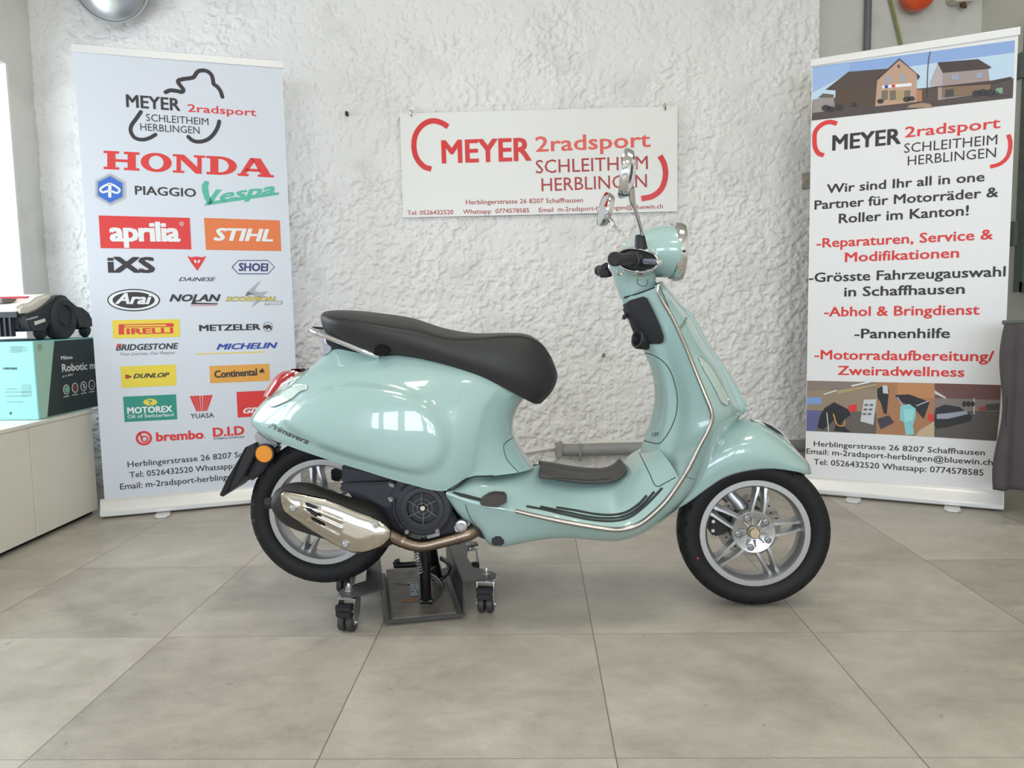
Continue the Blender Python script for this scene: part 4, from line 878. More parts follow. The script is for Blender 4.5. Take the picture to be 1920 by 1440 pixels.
# ---- headset (handlebar cowl with the headlamp nacelle)
mb = MB()
HEAD = [ # px x, top y, bottom y, half width
 (1150, 482, 498, .02), (1156, 470, 507, .05), (1166, 458, 514, .068), (1180, 445, 519, .08), (1196, 434, 521, .087), (1214, 427, 520.5, .09), (1234, 423, 520.5, .091), (1252, 421.5, 521.5, .091), (1262, 421.5, 522.5, .09), (1268, 422.5, 522.5, .088)]
rings = []
for x, a, b, w in HEAD:
    ca, cb_ = P(x, a, 0), P(x + (3 if x > 1240 else 0), b, 0); c = (ca + cb_) / 2; hh = (ca[2] - cb_[2]) / 2; sl = (cb_[0] - ca[0]) / 2
    rings.append([c + np.array([-sl * math.sin(t), w * math.cos(t), hh * math.sin(t)]) for t in np.linspace(0, 2 * PI, 33)[:-1]])
rings = np.array(rings); gh = np.array([cr(rings[:, j], 4) for j in range(32)]).transpose(1, 0, 2); mb.grid(gh, closev=True)
NECK = [(486, 1139, 1240, .07), (505, 1144, 1236, .066), (522, 1150, 1228, .06), (536, 1156, 1229, .058), (548, 1160, 1206, .058)]
NK = [((1138, 487), (1240, 470), .072), ((1146, 510), (1236, 500), .067), ((1154, 535), (1230, 521), .061), ((1163.5, 561), (1230, 536.5), .058)]
rings = []
for a, b, w in NK:
    A_, B_ = P(*a, 0), P(*b, 0); c = (A_ + B_) / 2; e = (B_ - A_) / 2
    rings.append([c + e * math.cos(t) * (abs(math.cos(t)) ** -.25 if abs(math.cos(t)) > .05 else 1) + np.array([0, -w * math.sin(t), 0]) for t in np.linspace(0, 2 * PI, 41)[:-1]])
rings = np.array(rings); gn = np.array([cr(rings[:, j], 5) for j in range(40)]).transpose(1, 0, 2); mb.grid(gn, closev=True)
# side arms that carry the grips (oval, growing out to the sides)
def arm(sgn):
    rg = []
    for t_, cx, cy, rx, ry in ((.03, 1198, 482, 44, 37), (.09, 1194, 483, 43, 33), (.14, 1193, 485, 43, 28), (.185, 1193, 486.5, 41.5, 23), (.205, 1193, 487.5, 40.5, 21)):
        k = 1460 / (YS - .1); c = P(cx, cy, t_ if sgn > 0 else t_)
        s = (YS - t_) / 1460.8
        row = []
        for a in np.linspace(0, 2 * PI, 37)[:-1]:
            x, z = rx * s * math.cos(a) * (1 if math.cos(a) > 0 else .93), ry * s * math.sin(a); z += -x * .10
            row.append(c + np.array([x, 0, z]))
        rg.append(row)
    rg = np.array(rg); gg = np.array([cr(rg[:, j], 4) for j in range(36)]).transpose(1, 0, 2)
    return gg if sgn > 0 else mirror(gg)
gA = arm(1); gB = arm(-1) + np.array([.022, 0, 0]); mb.grid(gA, closev=True); mb.grid(gB, closev=True); remember(mb)
headset = mb.build('headset', PAINT, sco, weld=.0002, ang=60)
for gg, sg in ((gA, 1), (gB, -1)):
    loop = gg[-1]; mb = MB(); tube(mb, np.vstack([loop, loop[:2]]), .0042, 10, cap=False); mb.build('cowl_trim', CHROME, headset)
    c = loop.mean(0); mb = MB(); n_ = len(loop); V = [c + np.array([0, sg * .012, 0])] + [c + (q - c) * .95 + np.array([0, sg * .002, 0]) for q in loop]
    mb.add(V, [(0, i + 1, (i + 1) % n_ + 1) for i in range(n_)]); mb.build('cowl_opening', DARKGAP, headset)
# headlamp
HA = (P(1268, 472, 0) + P(1271, 472, 0)) / 2; hax = np.array([1, 0, -.035])
mb = MB(); rr_ = .0865
lathe(mb, [(rr_ - .006, -.02), (rr_ + .0015, -.012), (rr_ + .002, .003), (rr_ - .003, .016), (rr_ - .014, .019), (rr_ - .014, .01)], HA, hax, 56); lamp = mb.build('headlamp', CHROME, sco)
mb = MB(); lathe(mb, [(1e-4, .026), (.03, .025), (.055, .021), (rr_ - .014, .012)], HA, hax, 48); mb.build('lamp_lens', CLEARLENS, lamp)
mb = MB(); tube(mb, [HA + np.array([.004, -rr_ - .0005, -.005]), HA + np.array([.004, -rr_ - .006, -.005])], .004, 12); mb.build('bezel_screw', BLACK, lamp)
# grips, flanges, levers
def grip(sg):
    q0, q1 = P(1184, 487.5, .215), P(1151.5, 485.5, .352)
    if sg < 0:
        q0 = onY(1139, 506, YS + .27); q1 = onY(1123.5, 507.5, YS + .352)
    ax = (q1 - q0) / np.linalg.norm(q1 - q0); L_ = np.linalg.norm(q1 - q0); mb = MB()
    lathe(mb, [(1e-4, -.03), (.0195, -.03), (.0195, L_ * .18), (.0165, L_ * .2), (.0162, L_ * .86), (.0185, L_ * .88), (.0185, L_ - .003), (.016, L_), (1e-4, L_)], q0, ax, 32)
    gr = mb.build('grip', BLACK, sco)
    mb = MB(); lathe(mb, [(.0165, -.006), (.0245, -.004), (.0245, .004), (.0165, .008)], q0, ax, 32, closed=True); mb.build('grip_flange', BLACK, gr)
grip(1); grip(-1)
mb = MB(); q = [P(1203, 489, .2), P(1226, 491, .24), P(1236, 491.5, .30), P(1235, 492, .35)]
tube(mb, q, [.006, .0055, .0055, .006], 12, smooth=6); ql = P(1235, 492, .352); lathe(mb, [(1e-4, -.009), (.006, -.007), (.0088, 0), (.006, .007), (1e-4, .009)], ql, (0, -1, 0), 20); lv = mb.build('brake_lever', CHROME, sco)
mb = MB(); tube(mb, [P(1208, 490, .235), P(1218, 490.5, .25), P(1229, 491, .268)], [.0068, .0074, .007], 14); mb.build('lever_sleeve', mat('clear_sleeve', (120, 126, 146), .2, coat=.6), lv)
mb = MB(); q = [mirror(P(1203, 489, .2)), mirror(P(1226, 491, .24)), mirror(P(1234, 492, .35))]; tube(mb, q, .006, 10, smooth=6); mb.build('brake_lever', CHROME, sco)
mb = MB(); q = onY(1132, 512, YS + .26); bx(mb, q, (.035, .05, .03)); mb.build('switch_housing', BLACK, sco, bevel=.006)
mb = MB(); bx(mb, P(1187, 487, .19), (.045, .04, .042)); mb.build('switch_housing', BLACK, sco, bevel=.008)
mb = MB(); q = P(1160.5, 464.5, .05); bx(mb, q, (.012, .018, .012)); mb.build('red_switch', mat('red_button', (214, 34, 56), .35, coat=.5), sco, bevel=.003)
mb = MB(); tube(mb, [P(1157, 505, .2), P(1158, 515, .2), P(1166, 514, .2), P(1170, 507, .2)], .0025, 8, smooth=3); mb.build('hose_clip', STEEL, sco)

# ---- mirrors
def mirror_set(stem, boot, c, nrm, ry, rx, dome, lab):
    mb = MB(); tube(mb, stem, [.0095, .0085, .0056, .005, .005], 12, smooth=5); st = mb.build('mirror_stem', CHROME, sco)
    if boot: mb = MB(); tube(mb, boot[0], boot[1], 16); mb.build('rubber_boot', BLACK, st)
    nrm = np.array(nrm, float); nrm /= np.linalg.norm(nrm); e1 = np.cross([0, 0, 1.0], nrm); e1 /= np.linalg.norm(e1); e2 = np.cross(nrm, e1)
    mb = MB(); rows = []
    for r_, a in [(1.0, .004), (1.03, -.002), (1.02, -.008), (.93, -.02), (.75, -dome * .75), (.45, -dome * .95), (.02, -dome)]:
        rows.append([c + nrm * a + r_ * (rx * math.cos(t) * e1 + ry * math.sin(t) * e2) for t in np.linspace(0, 2 * PI, 41)[:-1]])
    mb.grid(np.array(rows), closev=True); hs = mb.build('mirror', CHROME, sco)
    mb = MB(); ring = [c + nrm * .003 + .985 * (rx * math.cos(t) * e1 + ry * math.sin(t) * e2) for t in np.linspace(0, 2 * PI, 41)[:-1]]; mb.add(ring, [tuple(range(40))]); mb.build('mirror_glass', GLASS, hs, smooth=False)
T1 = .30
mirror_set([P(1183, 352, T1), P(1186, 378, T1 - .02), P(1189, 386, T1 - .025), P(1198, 415, T1 - .05), P(1204, 440, T1 - .085)],
           ([P(1199.5, 440, .2), P(1200.5, 448, .2), P(1201.5, 458, .2), P(1202, 467, .2)], [.012, .0145, .016, .0185]), P(1168.5, 325, T1), (-.98, .15, .15), .062, .054, .032, '')
YF = YS + .30
mirror_set([onY(1134, 402, YF), onY(1148, 418, YF - .03), onY(1151, 423, YF - .04), onY(1164, 436, YF - .08), onY(1178, 450, YF - .15)], None, onY(1131.5, 392, YF), (-.945, -.21, .24), .056, .049, .02, '')

# ---- seat
ST = [
 [(613, 630, 0), (605, 612, 0), (602.5, 598, 0), (603, 590, 0), (607, 585.5, 0), (610, 584, 0)],
 [(620, 636, .07), (609, 617, .085), (604, 600, .092), (604.5, 591, .085), (612, 585, .055), (615, 583, 0)],
 [(640, 645, .11), (630, 620, .132), (627, 604, .138), (628, 596, .13), (635, 585.5, .08), (638, 581.5, 0)],
 [(680, 656, .135), (675, 628, .155), (672, 610, .158), (672, 603, .15), (674, 590, .09), (675, 583, 0)],
 [(730, 664, .148), (728, 640, .166), (726, 620, .168), (726, 612, .158), (722, 597, .095), (720, 588, 0)],
 [(790, 673, .152), (788, 652, .168), (786, 632, .168), (786, 621, .156), (779, 606, .09), (774, 596.5, 0)],
 [(850, 688, .15), (848, 668, .162), (845, 648, .16), (843, 635.5, .146), (836, 624, .085), (832, 615, 0)],
 [(905, 707, .14), (904, 685, .152), (901, 655, .148), (899, 635.5, .13), (892, 629, .08), (888, 624.5, 0)],
 [(950, 730, .125), (954, 700, .142), (952, 655, .134), (950, 631.5, .112), (944, 627, .068), (940, 624.5, 0)],
 [(985, 749, .1), (996, 715, .12), (996, 668, .116), (990, 634, .095), (982, 629, .055), (979, 627.5, 0)],
 [(1003, 757, .065), (1022, 725, .085), (1026, 688, .085), (1016, 648, .072), (1009, 643.5, .042), (1006, 642, 0)],
 [(1012, 757, .03), (1033, 732, .045), (1041, 701, .048), (1034, 671, .04), (1030, 668, .022), (1028, 667, 0)],
 [(1014, 757, 0), (1036, 733, 0), (1045.5, 706, 0), (1042, 690, 0), (1040, 686, 0), (1038, 683, 0)],
]
mb, gS = shell(ST, 6, 6); mb2 = MB()
bot = gS[:, 0]; mb.grid(np.array([bot, mirror(bot)]))
SEATV, SEATF = list(mb.v), list(mb.f); remember(mb); seat = mb.build('seat', SEATM, sco, weld=.0004, ang=70)
BV = BVHTree.FromPolygons([Vector(v) for v in ALLV], ALLF)
def cast(px, py, off=.0006):
    d = Vector(ray(px, py)); h = BV.ray_cast(Vector(ORI), d)
    if h[0] is None: return None
    n = h[1] if h[1].dot(d) < 0 else -h[1]
    return np.array(h[0] + n * off)
def seam(pxs, r, M, name, parent, sm=6, off=.0, n=6, mi=0, mb=None):
    q = np.array([(a, b, 0) for a, b in pxs], float); q = cr(q, sm) if sm and len(q) > 2 else q
    pts = [cast(a, b, off) for a, b, _ in q]; pts = [x for x in pts if x is not None]
    keep = [pts[0]]
    for x in pts[1:]:
        if np.linalg.norm(x - keep[-1]) < .06: keep.append(x)
    own = mb is None; mb = mb or MB(); tube(mb, keep, r, n)
    return mb.build(name, M, parent) if own else mb
def patch(pxs, M, name, parent, off=.0009, mb=None, res=None, build=True):
    """outline measured on the photo, laid on the surface below it"""
    mb = mb or MB(); p2 = np.array(pxs, float)
    bmx = bmesh.new(); vs = [bmx.verts.new((a, b, 0)) for a, b in p2]; f = bmx.faces.new(vs)
    bmesh.ops.triangulate(bmx, faces=[f])
    for _ in range(3):
        lng = [e for e in bmx.edges if e.calc_length() > (res or 5)]
        if lng: bmesh.ops.subdivide_edges(bmx, edges=lng, cuts=1, use_grid_fill=False); bmesh.ops.triangulate(bmx, faces=bmx.faces[:])
    bmx.verts.index_update(); V = [cast(v.co.x, v.co.y, off) for v in bmx.verts]
    ok = [v for v in V if v is not None]
    if ok:
        V = [v if v is not None else ok[0] for v in V]
        mb.add(V, [tuple(v.index for v in f.verts) for f in bmx.faces if all(v is not None for v in f.verts)])
    bmx.free()
    return mb.build(name, M, parent) if build else mb
def badge(st, Lp, Rp, cap, M, name, parent, bold=.02, shear=.3, up=(0, -1), off=.0012):
    v, f, W = text_mesh(st, bold, shear); Lp, Rp = np.array(Lp, float), np.array(Rp, float); mb = MB()
    up = np.array(up, float); V = [cast(*(Lp + (Rp - Lp) * x / W + up * y * cap), off + l) for x, y, l in v]
    ok = [q for q in V if q is not None]; V = [q if q is not None else ok[0] for q in V]; mb.add(V, f); return mb.build(name, M, parent, smooth=False)
# stitching on the seat, body seams
seam([(604, 591), (635, 597), (667, 602), (708, 608), (750, 615), (792, 622), (812, 629), (844, 635.5), (875, 637), (911, 634.5), (955, 631), (989, 634), (1014, 647), (1032, 671)], .0013, BLACK, 'stitching', seat, off=.0004)
mb = MB(); pprism(mb, [(701, 664), (703, 650), (709, 645.5), (722, 646), (730, 652), (732, 661), (722, 667), (708, 668)], .163, .012); mb.build('strap_anchor', mat('soft_black', (14, 14, 16), .7, spec=.2), seat, bevel=.003)
seam([(961, 821), (953, 826), (945, 834), (945, 845), (950, 860), (960, 873), (972, 885)], .0012, DARKGAP, 'panel_seam', rear)
seam([(839, 919), (858, 908), (880, 895), (925, 892), (960, 888), (985, 883), (1001, 876)], .0018, DARKGAP, 'panel_seam', rear, sm=4)
badge('Primavera', (503, 801), (577, 833), 10, mat('badge_chrome', (112, 116, 116), .2, .9), 'chrome_badge', rear, .03, .35, (.38, -.92))
mb = patch([(505, 762), (508, 755), (520, 746), (536, 733), (552, 724.5), (566, 722.5), (576, 725), (574, 731), (562, 736), (548, 748), (530, 757), (514, 763)], CLEARLENS, 'turn_signal_lens', rear, .003)
seam([(505, 762), (508, 755), (520, 746), (536, 733), (552, 724.5), (566, 722.5), (576, 725), (574, 731), (562, 736), (548, 748), (530, 757), (514, 763), (505, 762)], .0014, CHROME, 'lens_trim', rear, off=.003)
seam([(1203, 661), (1220, 664), (1240, 675), (1255, 692), (1264, 715), (1270, 745), (1268, 775), (1258, 803), (1246, 822), (1237, 831), (1222, 830), (1208, 826), (1200, 821)], .0013, DARKGAP, 'glove_box_seam', inner, sm=5)
badge('125', (1223, 818), (1236, 817), 6.5, mat('dark_badge', (70, 84, 82), .3, .8), 'badge', inner, .01, .25)
seam([(1198, 848), (1207, 866), (1218, 888), (1231, 912), (1250, 904), (1267, 895)], .0013, DARKGAP, 'panel_seam', inner, sm=4)
# key panel
mb = patch([(1166, 574), (1185, 562), (1208, 555.5), (1215, 559), (1226, 580), (1240, 610), (1247, 630), (1246, 640), (1240, 644), (1215, 644), (1204, 640), (1190, 637), (1186, 630), (1176, 600)], BLACK, 'key_panel', inner, .006); kp = mb
c = cast(1204, 632, .010); mb = MB()
lathe(mb, [(.029, -.03), (.031, .004), (.029, .009), (.023, .009), (.017, -.012), (1e-4, -.012)], c, (-.88, -.42, .2), 28); mb.build('ignition_lock', BLACK, kp)
mb = MB(); tube(mb, [P(1174, 590, .02), P(1170, 594, .02), P(1170, 599, .02)], .006, 8); mb.build('bag_hook', BLACK, kp)
seam([(1171, 557.5), (1198, 550), (1228, 538.5)], .0022, DARKGAP, 'panel_seam', headset)
seam([(1196, 522), (1195, 530), (1201, 535.5), (1208, 536.5), (1214, 532), (1214, 524)], .0009, DARKGAP, 'cover_ring', headset)
mb = patch([(1194, 512), (1206, 513), (1205, 517), (1198, 517)], mat('orange_sticker', (206, 136, 104), .5), 'sticker', headset, .001, res=3)
# chrome edge trim round the leg shield
TR = [(1235.5, 533, .112), (1234, 545, .113), (1240, 560, .118), (1262, 598, .137), (1285, 648, .162), (1305, 698, .182), (1326, 750, .199), (1334, 772, .203), (1334.5, 788, .204), (1328, 806, .204), (1314, 832, .204), (1291, 878, .204), (1268, 914, .202), (1246, 943, .202), (1217, 970, .202), (1200, 982, .202), (1182, 989.5, .202), (1162, 993, .202), (1148, 993, .202), (1110, 988, .202), (1060, 979, .202), (1010, 968.5, .202), (966, 958, .202)]
mb = MB(); tube(mb, [P(*q) for q in TR], [.0042, .0045, .0055, .0055, .0055, .006, .006, .006, .006, .006, .0065, .007, .0075, .0078, .0078, .0076, .0074, .0072, .007, .0066, .006], 12, smooth=5); mb.build('edge_trim', TRIM, sco)
mb = MB(); tube(mb, [mirror(P(*q)) for q in TR], .006, 8, smooth=3); mb.build('edge_trim', TRIM, sco)
# rubber strips and the tunnel mat on the floorboard
for pts in ([(987, 949.5), (1020, 955.5), (1060, 965), (1110, 975), (1150, 977), (1180, 970), (1210, 948), (1242, 915)], [(1013, 950), (1060, 960), (1110, 970), (1150, 971.5), (1178, 965), (1205, 946), (1227, 922)], [(1043, 951.5), (1080, 957.5), (1115, 964), (1150, 965.5), (1175, 960), (1198, 945), (1213, 929)]):
    seam(pts, .0036, DKGREEN, 'rubber_strip', sco, off=.0006, n=8)
patch([(847, 924), (852, 922.5), (870, 926), (905, 935.5), (905, 941.5), (885, 937), (862, 931)], DKGREEN, 'footrest_pad', sco, .0012)
mb = MB(); fp = [(900, 941), (902, 938), (914, 930.5), (925, 927.5), (945, 928.5), (949.5, 934), (950, 942), (937, 948.5), (934, 952.5), (915, 950.5), (901, 948)]
pprism(mb, fp, .222, .045); mb.build('folding_footrest', mat('dark_footrest', (64, 57, 54), .5), sco, bevel=.0022)
MATP = [(1009, 890), (1014, 884), (1012, 873), (1040, 880), (1065, 885), (1090, 888), (1113, 889.5), (1140, 888), (1155, 881), (1166, 871), (1171, 868), (1174, 874), (1172, 884), (1163, 896), (1148, 903), (1120, 906), (1095, 906), (1060, 902.5), (1030, 898), (1012, 896)]
MT = [[(1012, 897, .10), (1011, 889, .09), (1013, 875, .03), (1013, 872.5, 0)], [(1040, 900, .098), (1041, 893, .088), (1042, 881, .03), (1042, 879, 0)], [(1075, 904.5, .095), (1076, 898, .085), (1077, 887.5, .03), (1077, 886, 0)], [(1110, 907, .092), (1110, 901, .082), (1111, 890, .03), (1111, 888.5, 0)], [(1140, 905, .09), (1140, 900, .08), (1139, 889, .03), (1139, 887, 0)], [(1160, 898, .088), (1159, 893, .078), (1156, 882, .03), (1155, 879.5, 0)], [(1173, 884, .085), (1172, 880, .075), (1168, 871, .03), (1166, 868, 0)]]
gm = cr2(rowsP(MT), 5, 4) + np.array([0, -.002, .004]); mb = MB(); mb.grid(gm); mb.grid(mirror(gm), flip=True); mt = mb.build('tunnel_mat', GREYRUB, sco, weld=.0003, solid=.006)
mb = MB(); tube(mb, [P(1035, 897, .1) + np.array([0, -.004, .004]), P(1075, 900.5, .1) + np.array([0, -.004, .004]), P(1110, 902.5, .096) + np.array([0, -.004, .004]), P(1145, 899, .092) + np.array([0, -.004, .004])], .0012, 6, smooth=4); mb.build('mat_groove', DARKGAP, mt)
# lens and script badge on the outer shield
mb = patch([(1308, 669), (1314, 671), (1328, 688), (1345, 715), (1358, 738), (1365, 755), (1362, 759), (1354, 757), (1344, 738), (1330, 712), (1316, 688)], CLEARLENS, 'indicator_lens', outer, .003)
seam([(1308, 669), (1314, 671), (1328, 688), (1345, 715), (1358, 738), (1365, 755), (1362, 759), (1354, 757), (1344, 738), (1330, 712), (1316, 688), (1308, 669)], .0012, CHROME, 'lens_trim', outer, off=.003)
badge('Vespa', (1279, 617), (1289, 596), 7, mat('grey_badge', (150, 152, 140), .3, .8), 'script_badge', outer, .0, .3, (-.9, -.42))
seam([(1285, 893), (1295, 897), (1302, 899)], .0008, DARKGAP, 'panel_seam', outer, sm=0)
seam([(873, 946), (877, 960), (885, 976), (893, 984)], .0011, DARKGAP, 'panel_seam', outer)
# passenger footrest bracket under the skirt
mb = MB(); pprism(mb, [(922, 1024), (922, 1012), (926, 1004), (934, 1001.5), (941, 1004), (945, 1012), (944, 1024)], .16, .03); mb.build('stand_bumper', BLACK, sco, bevel=.004)

# ---- grab rail
mb = MB(); tube(mb, [P(710, 667, .13), P(700, 665, .135), P(687, 660.5, .137), P(646, 643.5, .125), P(604, 627.5, .10), P(588, 621, .08), P(579.5, 616.5, .04), P(578, 614.5, 0), mirror(P(579.5, 616.5, .04)), mirror(P(588, 621, .08)), mirror(P(604, 627.5, .10)), mirror(P(646, 643.5, .125)), mirror(P(687, 660.5, .137)), mirror(P(708, 667, .13))], 0.0084, 16, smooth=6); gr = mb.build('grab_rail', CHROME, sco)
for t_ in (.06, -.06):
    mb = MB(); pprism(mb, [(600, 628), (608, 631), (613, 645), (622, 652), (618, 660), (606, 666), (602, 668), (606, 655), (603, 642)], t_, .012); mb.build('rail_bracket', CHROME, gr, bevel=.003)
mb = MB(); tube(mb, [P(612, 655, 0), P(640, 655, 0), P(670, 662, 0)], [.03, .05, .06], 12); mb.build('seat_base', BLACK, sco)
# ---- tail lamp
TL = [[(494, 743, 0), (503, 722, 0), (514, 706, 0), (527, 697, 0), (545, 692, 0)], [(495, 744, .035), (505, 724, .04), (516, 708, .04), (529, 698, .036), (547, 694, .03)], [(499, 743, .06), (510, 727, .066), (521, 714, .066), (534, 704, .06), (550, 698, .052)], [(506, 744, .066), (518, 730, .072), (529, 718, .07), (542, 708, .064), (555, 701, .056)]]
g = cr2(rowsP(TL), 6, 5); mb = MB(); mb.grid(g); mb.grid(mirror(g), flip=True); tl = mb.build('tail_lamp', REDLENS, sco, weld=.0003)
TB = [[(499, 745, .061), (512, 727, .067), (523, 714, .067), (536, 703, .061), (551, 694, .045)], [(508, 748, .064), (521, 731, .07), (533, 719, .068), (547, 707, .06), (561, 698, .046)], [(520, 750, .06), (535, 732, .066), (550, 716, .06), (565, 704, .055), (578, 692, .042)]]
g = cr2(rowsP(TB), 5, 5); mb = MB(); mb.grid(g); mb.grid(mirror(g), flip=True); top = cr2([[P(551, 693, t) for t in (.045, 0, -.045)], [P(578, 689, t) for t in (.042, 0, -.042)]], 4, 4); mb.grid(top); mb.build('lamp_bezel', CHROME, tl, weld=.0002)
# ---- plate holder, reflector, inner mudguard
mb = MB(); pprism(mb, [(474, 815), (484, 808), (512, 828), (522, 833), (511, 842), (498, 848), (482, 850), (476, 846), (480, 830)], .055, .11); mb.build('tail_bracket', mat('pale_bracket', (170, 168, 166), .5), sco, bevel=.006)
mb = MB(); pprism(mb, [(462, 838), (478, 831), (480, 845), (470, 868), (450, 905), (440, 915), (422, 928), (418, 931), (412.5, 925), (424, 900), (444, 866)], .085, .17); ph = mb.build('plate_holder', BLACK, sco, bevel=.004)
mb = MB(); pprism(mb, [(460, 838), (413, 924), (411, 929), (418, 932), (424, 926), (430, 912)], .092, .184); mb.build('plate_board', BLACKG, ph, bevel=.002)
mb = MB(); pprism(mb, [(484, 848), (510, 842), (504, 866), (492, 884), (478, 898), (468, 904), (461, 897), (466, 876)], .05, .10); mb.build('splash_guard', BLACK, ph, bevel=.006)
rc = P(496, 850.5, .088); mb = MB(); disc(mb, rc, NEAR, .0262, .006, 40, bev=.002); rf = mb.build('amber_reflector', AMBER, ph)
mb = MB(); lathe(mb, [(.026, -.004), (.0295, -.004), (.0295, .005), (.026, .006)], rc, NEAR, 40, closed=True); disc(mb, rc + np.array([0, .03, 0]), NEAR, .024, .026, 24); mb.build('reflector_housing', BLACK, rf)
# dark wheel housing under the rear body
WH = [[(480, 812, .05), (520, 835, .03), (560, 840, 0)], [(530, 834, .11), (560, 843, .08), (590, 840, 0)], [(600, 858, .16), (620, 858, .12), (640, 845, 0)], [(680, 882, .18), (690, 880, .13), (700, 862, 0)], [(760, 906, .18), (765, 900, .12), (770, 880, 0)], [(838, 920, .17), (838, 915, .12), (838, 900, 0)]]
g = cr2(rowsP(WH), 4, 4) + np.array([0, 0, .012]); mb = MB(); mb.grid(g); mb.grid(mirror(g), flip=True); mb.build('wheel_housing', BLACK, sco, weld=.0003)
# ---- wheels
def wheel(C, steer, base, tilt, hub_r, lugs):
    ax = np.array([-math.sin(steer), -math.cos(steer), 0]); e1 = np.array([math.cos(steer), -math.sin(steer), 0]); e2 = np.array([0, 0, 1.0])
    def W(r, a, d): return C + e1 * (r * math.cos(a)) + e2 * (r * math.sin(a)) + ax * d
    mb = MB(); lathe(mb, [(.1455, .0385), (.147, .041), (.163, .041), (.1645, .0395), (.1645, .028), (.154, .02), (.151, 0), (.154, -.02), (.1645, -.028), (.1645, -.037), (.160, -.0405), (.150, -.0405), (.1455, -.036), (.139, -.022), (.137, 0), (.139, .024)], C, ax, 96, closed=True, e1=e1)
    # twin blade spokes
    for k in range(5):
        a = base + k * 2 * PI / 5
        for sgn in (-1, 1):
            off0, off1 = sgn * .0175, sgn * .0115
            def B(r, o, w, d):
                ca, sa = math.cos(a), math.sin(a); u = e1 * ca + e2 * sa; v = -e1 * sa + e2 * ca
                return C + u * r + v * (o + w) + ax * d
            secs = []
            for r, o, wf, wb_, d0, d1 in ((.050, off0, .0045, .007, .028, .002), (.075, off0 * .97, .0036, .007, .030, .002), (.105, (off0 + off1) / 2, .0033, .008, .028, -.002), (.128, off1, .0038, .012, .024, -.008), (.146, off1, .006, .02, .02, -.014)):
                secs.append([B(r, o, -wf, d0), B(r, o, wf, d0), B(r, o, wb_, d1), B(r, o, -wb_, d1)])
            g = np.array([cr(np.array(secs)[:, j], 3) for j in range(4)]).transpose(1, 0, 2); mb.grid(g, closev=True)
    lathe(mb, [(1e-4, .02), (.034, .02), (.046, .026), (.062, .03), (.0655, .027), (.0655, .004), (.05, -.02), (1e-4, -.02)], C, ax, 60, e1=e1)
    for k in range(10):
        a = base + .3 + k * PI / 5; tube(mb, [W(.024, a, .03), W(.045, a, .0275)], [.0028, .0016], 8)
    wh = mb.build('wheel', ALU, sco, ang=30)
    # tyre with a zigzag tread
    N = 288; prof = [(.1625, .030), (.1632, .040), (.1665, .0455), (.178, .053), (.192, .056), (.204, .0545), (.2125, .050), (.219, .043), (.2235, .033), (.2262, .02), (.2272, .007), (.2272, 0)]
    prof = prof + [(r, -a) for r, a in prof[-2::-1]]; pd = cr(np.array([(r, a, 0) for r, a in prof]), 3)[:, :2]; rows = []
    for k in range(N):
        t = 2 * PI * k / N; row = []
        for r, a in pd:
            s = abs(a)
            dep = 0
            if r > .204:
                ph = (t / (2 * PI) * 26 + (s - .02) * (16 if a > 0 else -16) * (1 if s < .043 else -.55) + (.5 if a < 0 else 0)) % 1
                if ph < .16 and .012 < s < .0545: dep = .0055
                if .0075 < s < .0105: dep = .003
            rr = r - dep; row.append(C + (e1 * math.cos(t) + e2 * math.sin(t)) * rr + ax * a)
        rows.append(row)
    mb = MB(); mb.grid(np.array(rows), closeu=True); mb.build('tyre', RUBBER, wh, ang=28)
    mb = MB(); disc(mb, W(0, 0, .026), ax, .0175, .016, 6 if False else 32, bev=.004); nutm = mat('axle_nut_metal', (206, 186, 158), .25, 1); ob = mb.build('axle_nut', nutm, wh)
    for k in range(5):
        a = lugs + k * 2 * PI / 5; mb = MB(); lathe(mb, [(.0098, 0), (.0098, .008), (.0072, .009), (.0065, .0055), (.003, .0055), (.0028, .007), (1e-4, .007)], W(.047, a, .025), ax, 20); mb.build('wheel_bolt', ALUD, wh)
    mb = MB(); a = base + .9; tube(mb, [W(.139, a, .005), W(.118, a, .012)], .004, 8); mb.build('tyre_valve', BLACK, wh)
    return wh, W, ax
CF = onY(1417, 1001.5, YS - .0405) ; CF[1] = YS; CF[2] = .2272
wf_, Wf, axf = wheel(CF, math.radians(3.5), math.radians(80), 0, .065, math.radians(43))
CR_ = onY(604, 960.5, YS - .0405); CR_[1] = YS
wr_, Wr, axr = wheel(CR_, 0, math.radians(100), 0, .065, math.radians(20))
mb = MB(); q = Wf(.186, math.radians(203), .0562); disc(mb, q, axf, .003, .001, 12); mb.build('red_dot', mat('red_paint_dot', (222, 40, 60), .5), wf_)
# front brake disc, caliper, trailing link
mb = MB(); lathe(mb, [(.062, -.05), (.098, -.05), (.0985, -.054), (.062, -.054)], CF, axf, 64, closed=True)
lathe(mb, [(.03, -.03), (.058, -.034), (.066, -.052), (.03, -.052)], CF, axf, 40, closed=True); bd_ = mb.build('brake_disc', mat('disc_steel', (150, 143, 132), .35, .9), sco)
mb = MB()
for k in range(24):
    a = k * 2 * PI / 24; disc(mb, Wf(.078 + .009 * (k % 2), a, -.0502), axf, .0032, .0006, 10)
mb.build('disc_holes', DARKGAP, bd_)
mb = MB(); prism(mb, [Wf(.062, math.radians(168), -.03), Wf(.075, math.radians(150), -.03), Wf(.112, math.radians(153), -.03), Wf(.126, math.radians(168), -.03), Wf(.128, math.radians(184), -.03), Wf(.115, math.radians(197), -.03), Wf(.075, math.radians(198), -.03), Wf(.06, math.radians(184), -.03)], -axf * .045); cal = mb.build('brake_caliper', BLACK, sco, bevel=.006)
for a, r in ((171, .113), (186, .113)): mb = MB(); disc(mb, Wf(r, math.radians(a), -.03), axf, .0055, .003, 14); mb.build('caliper_bolt', STEEL, cal)
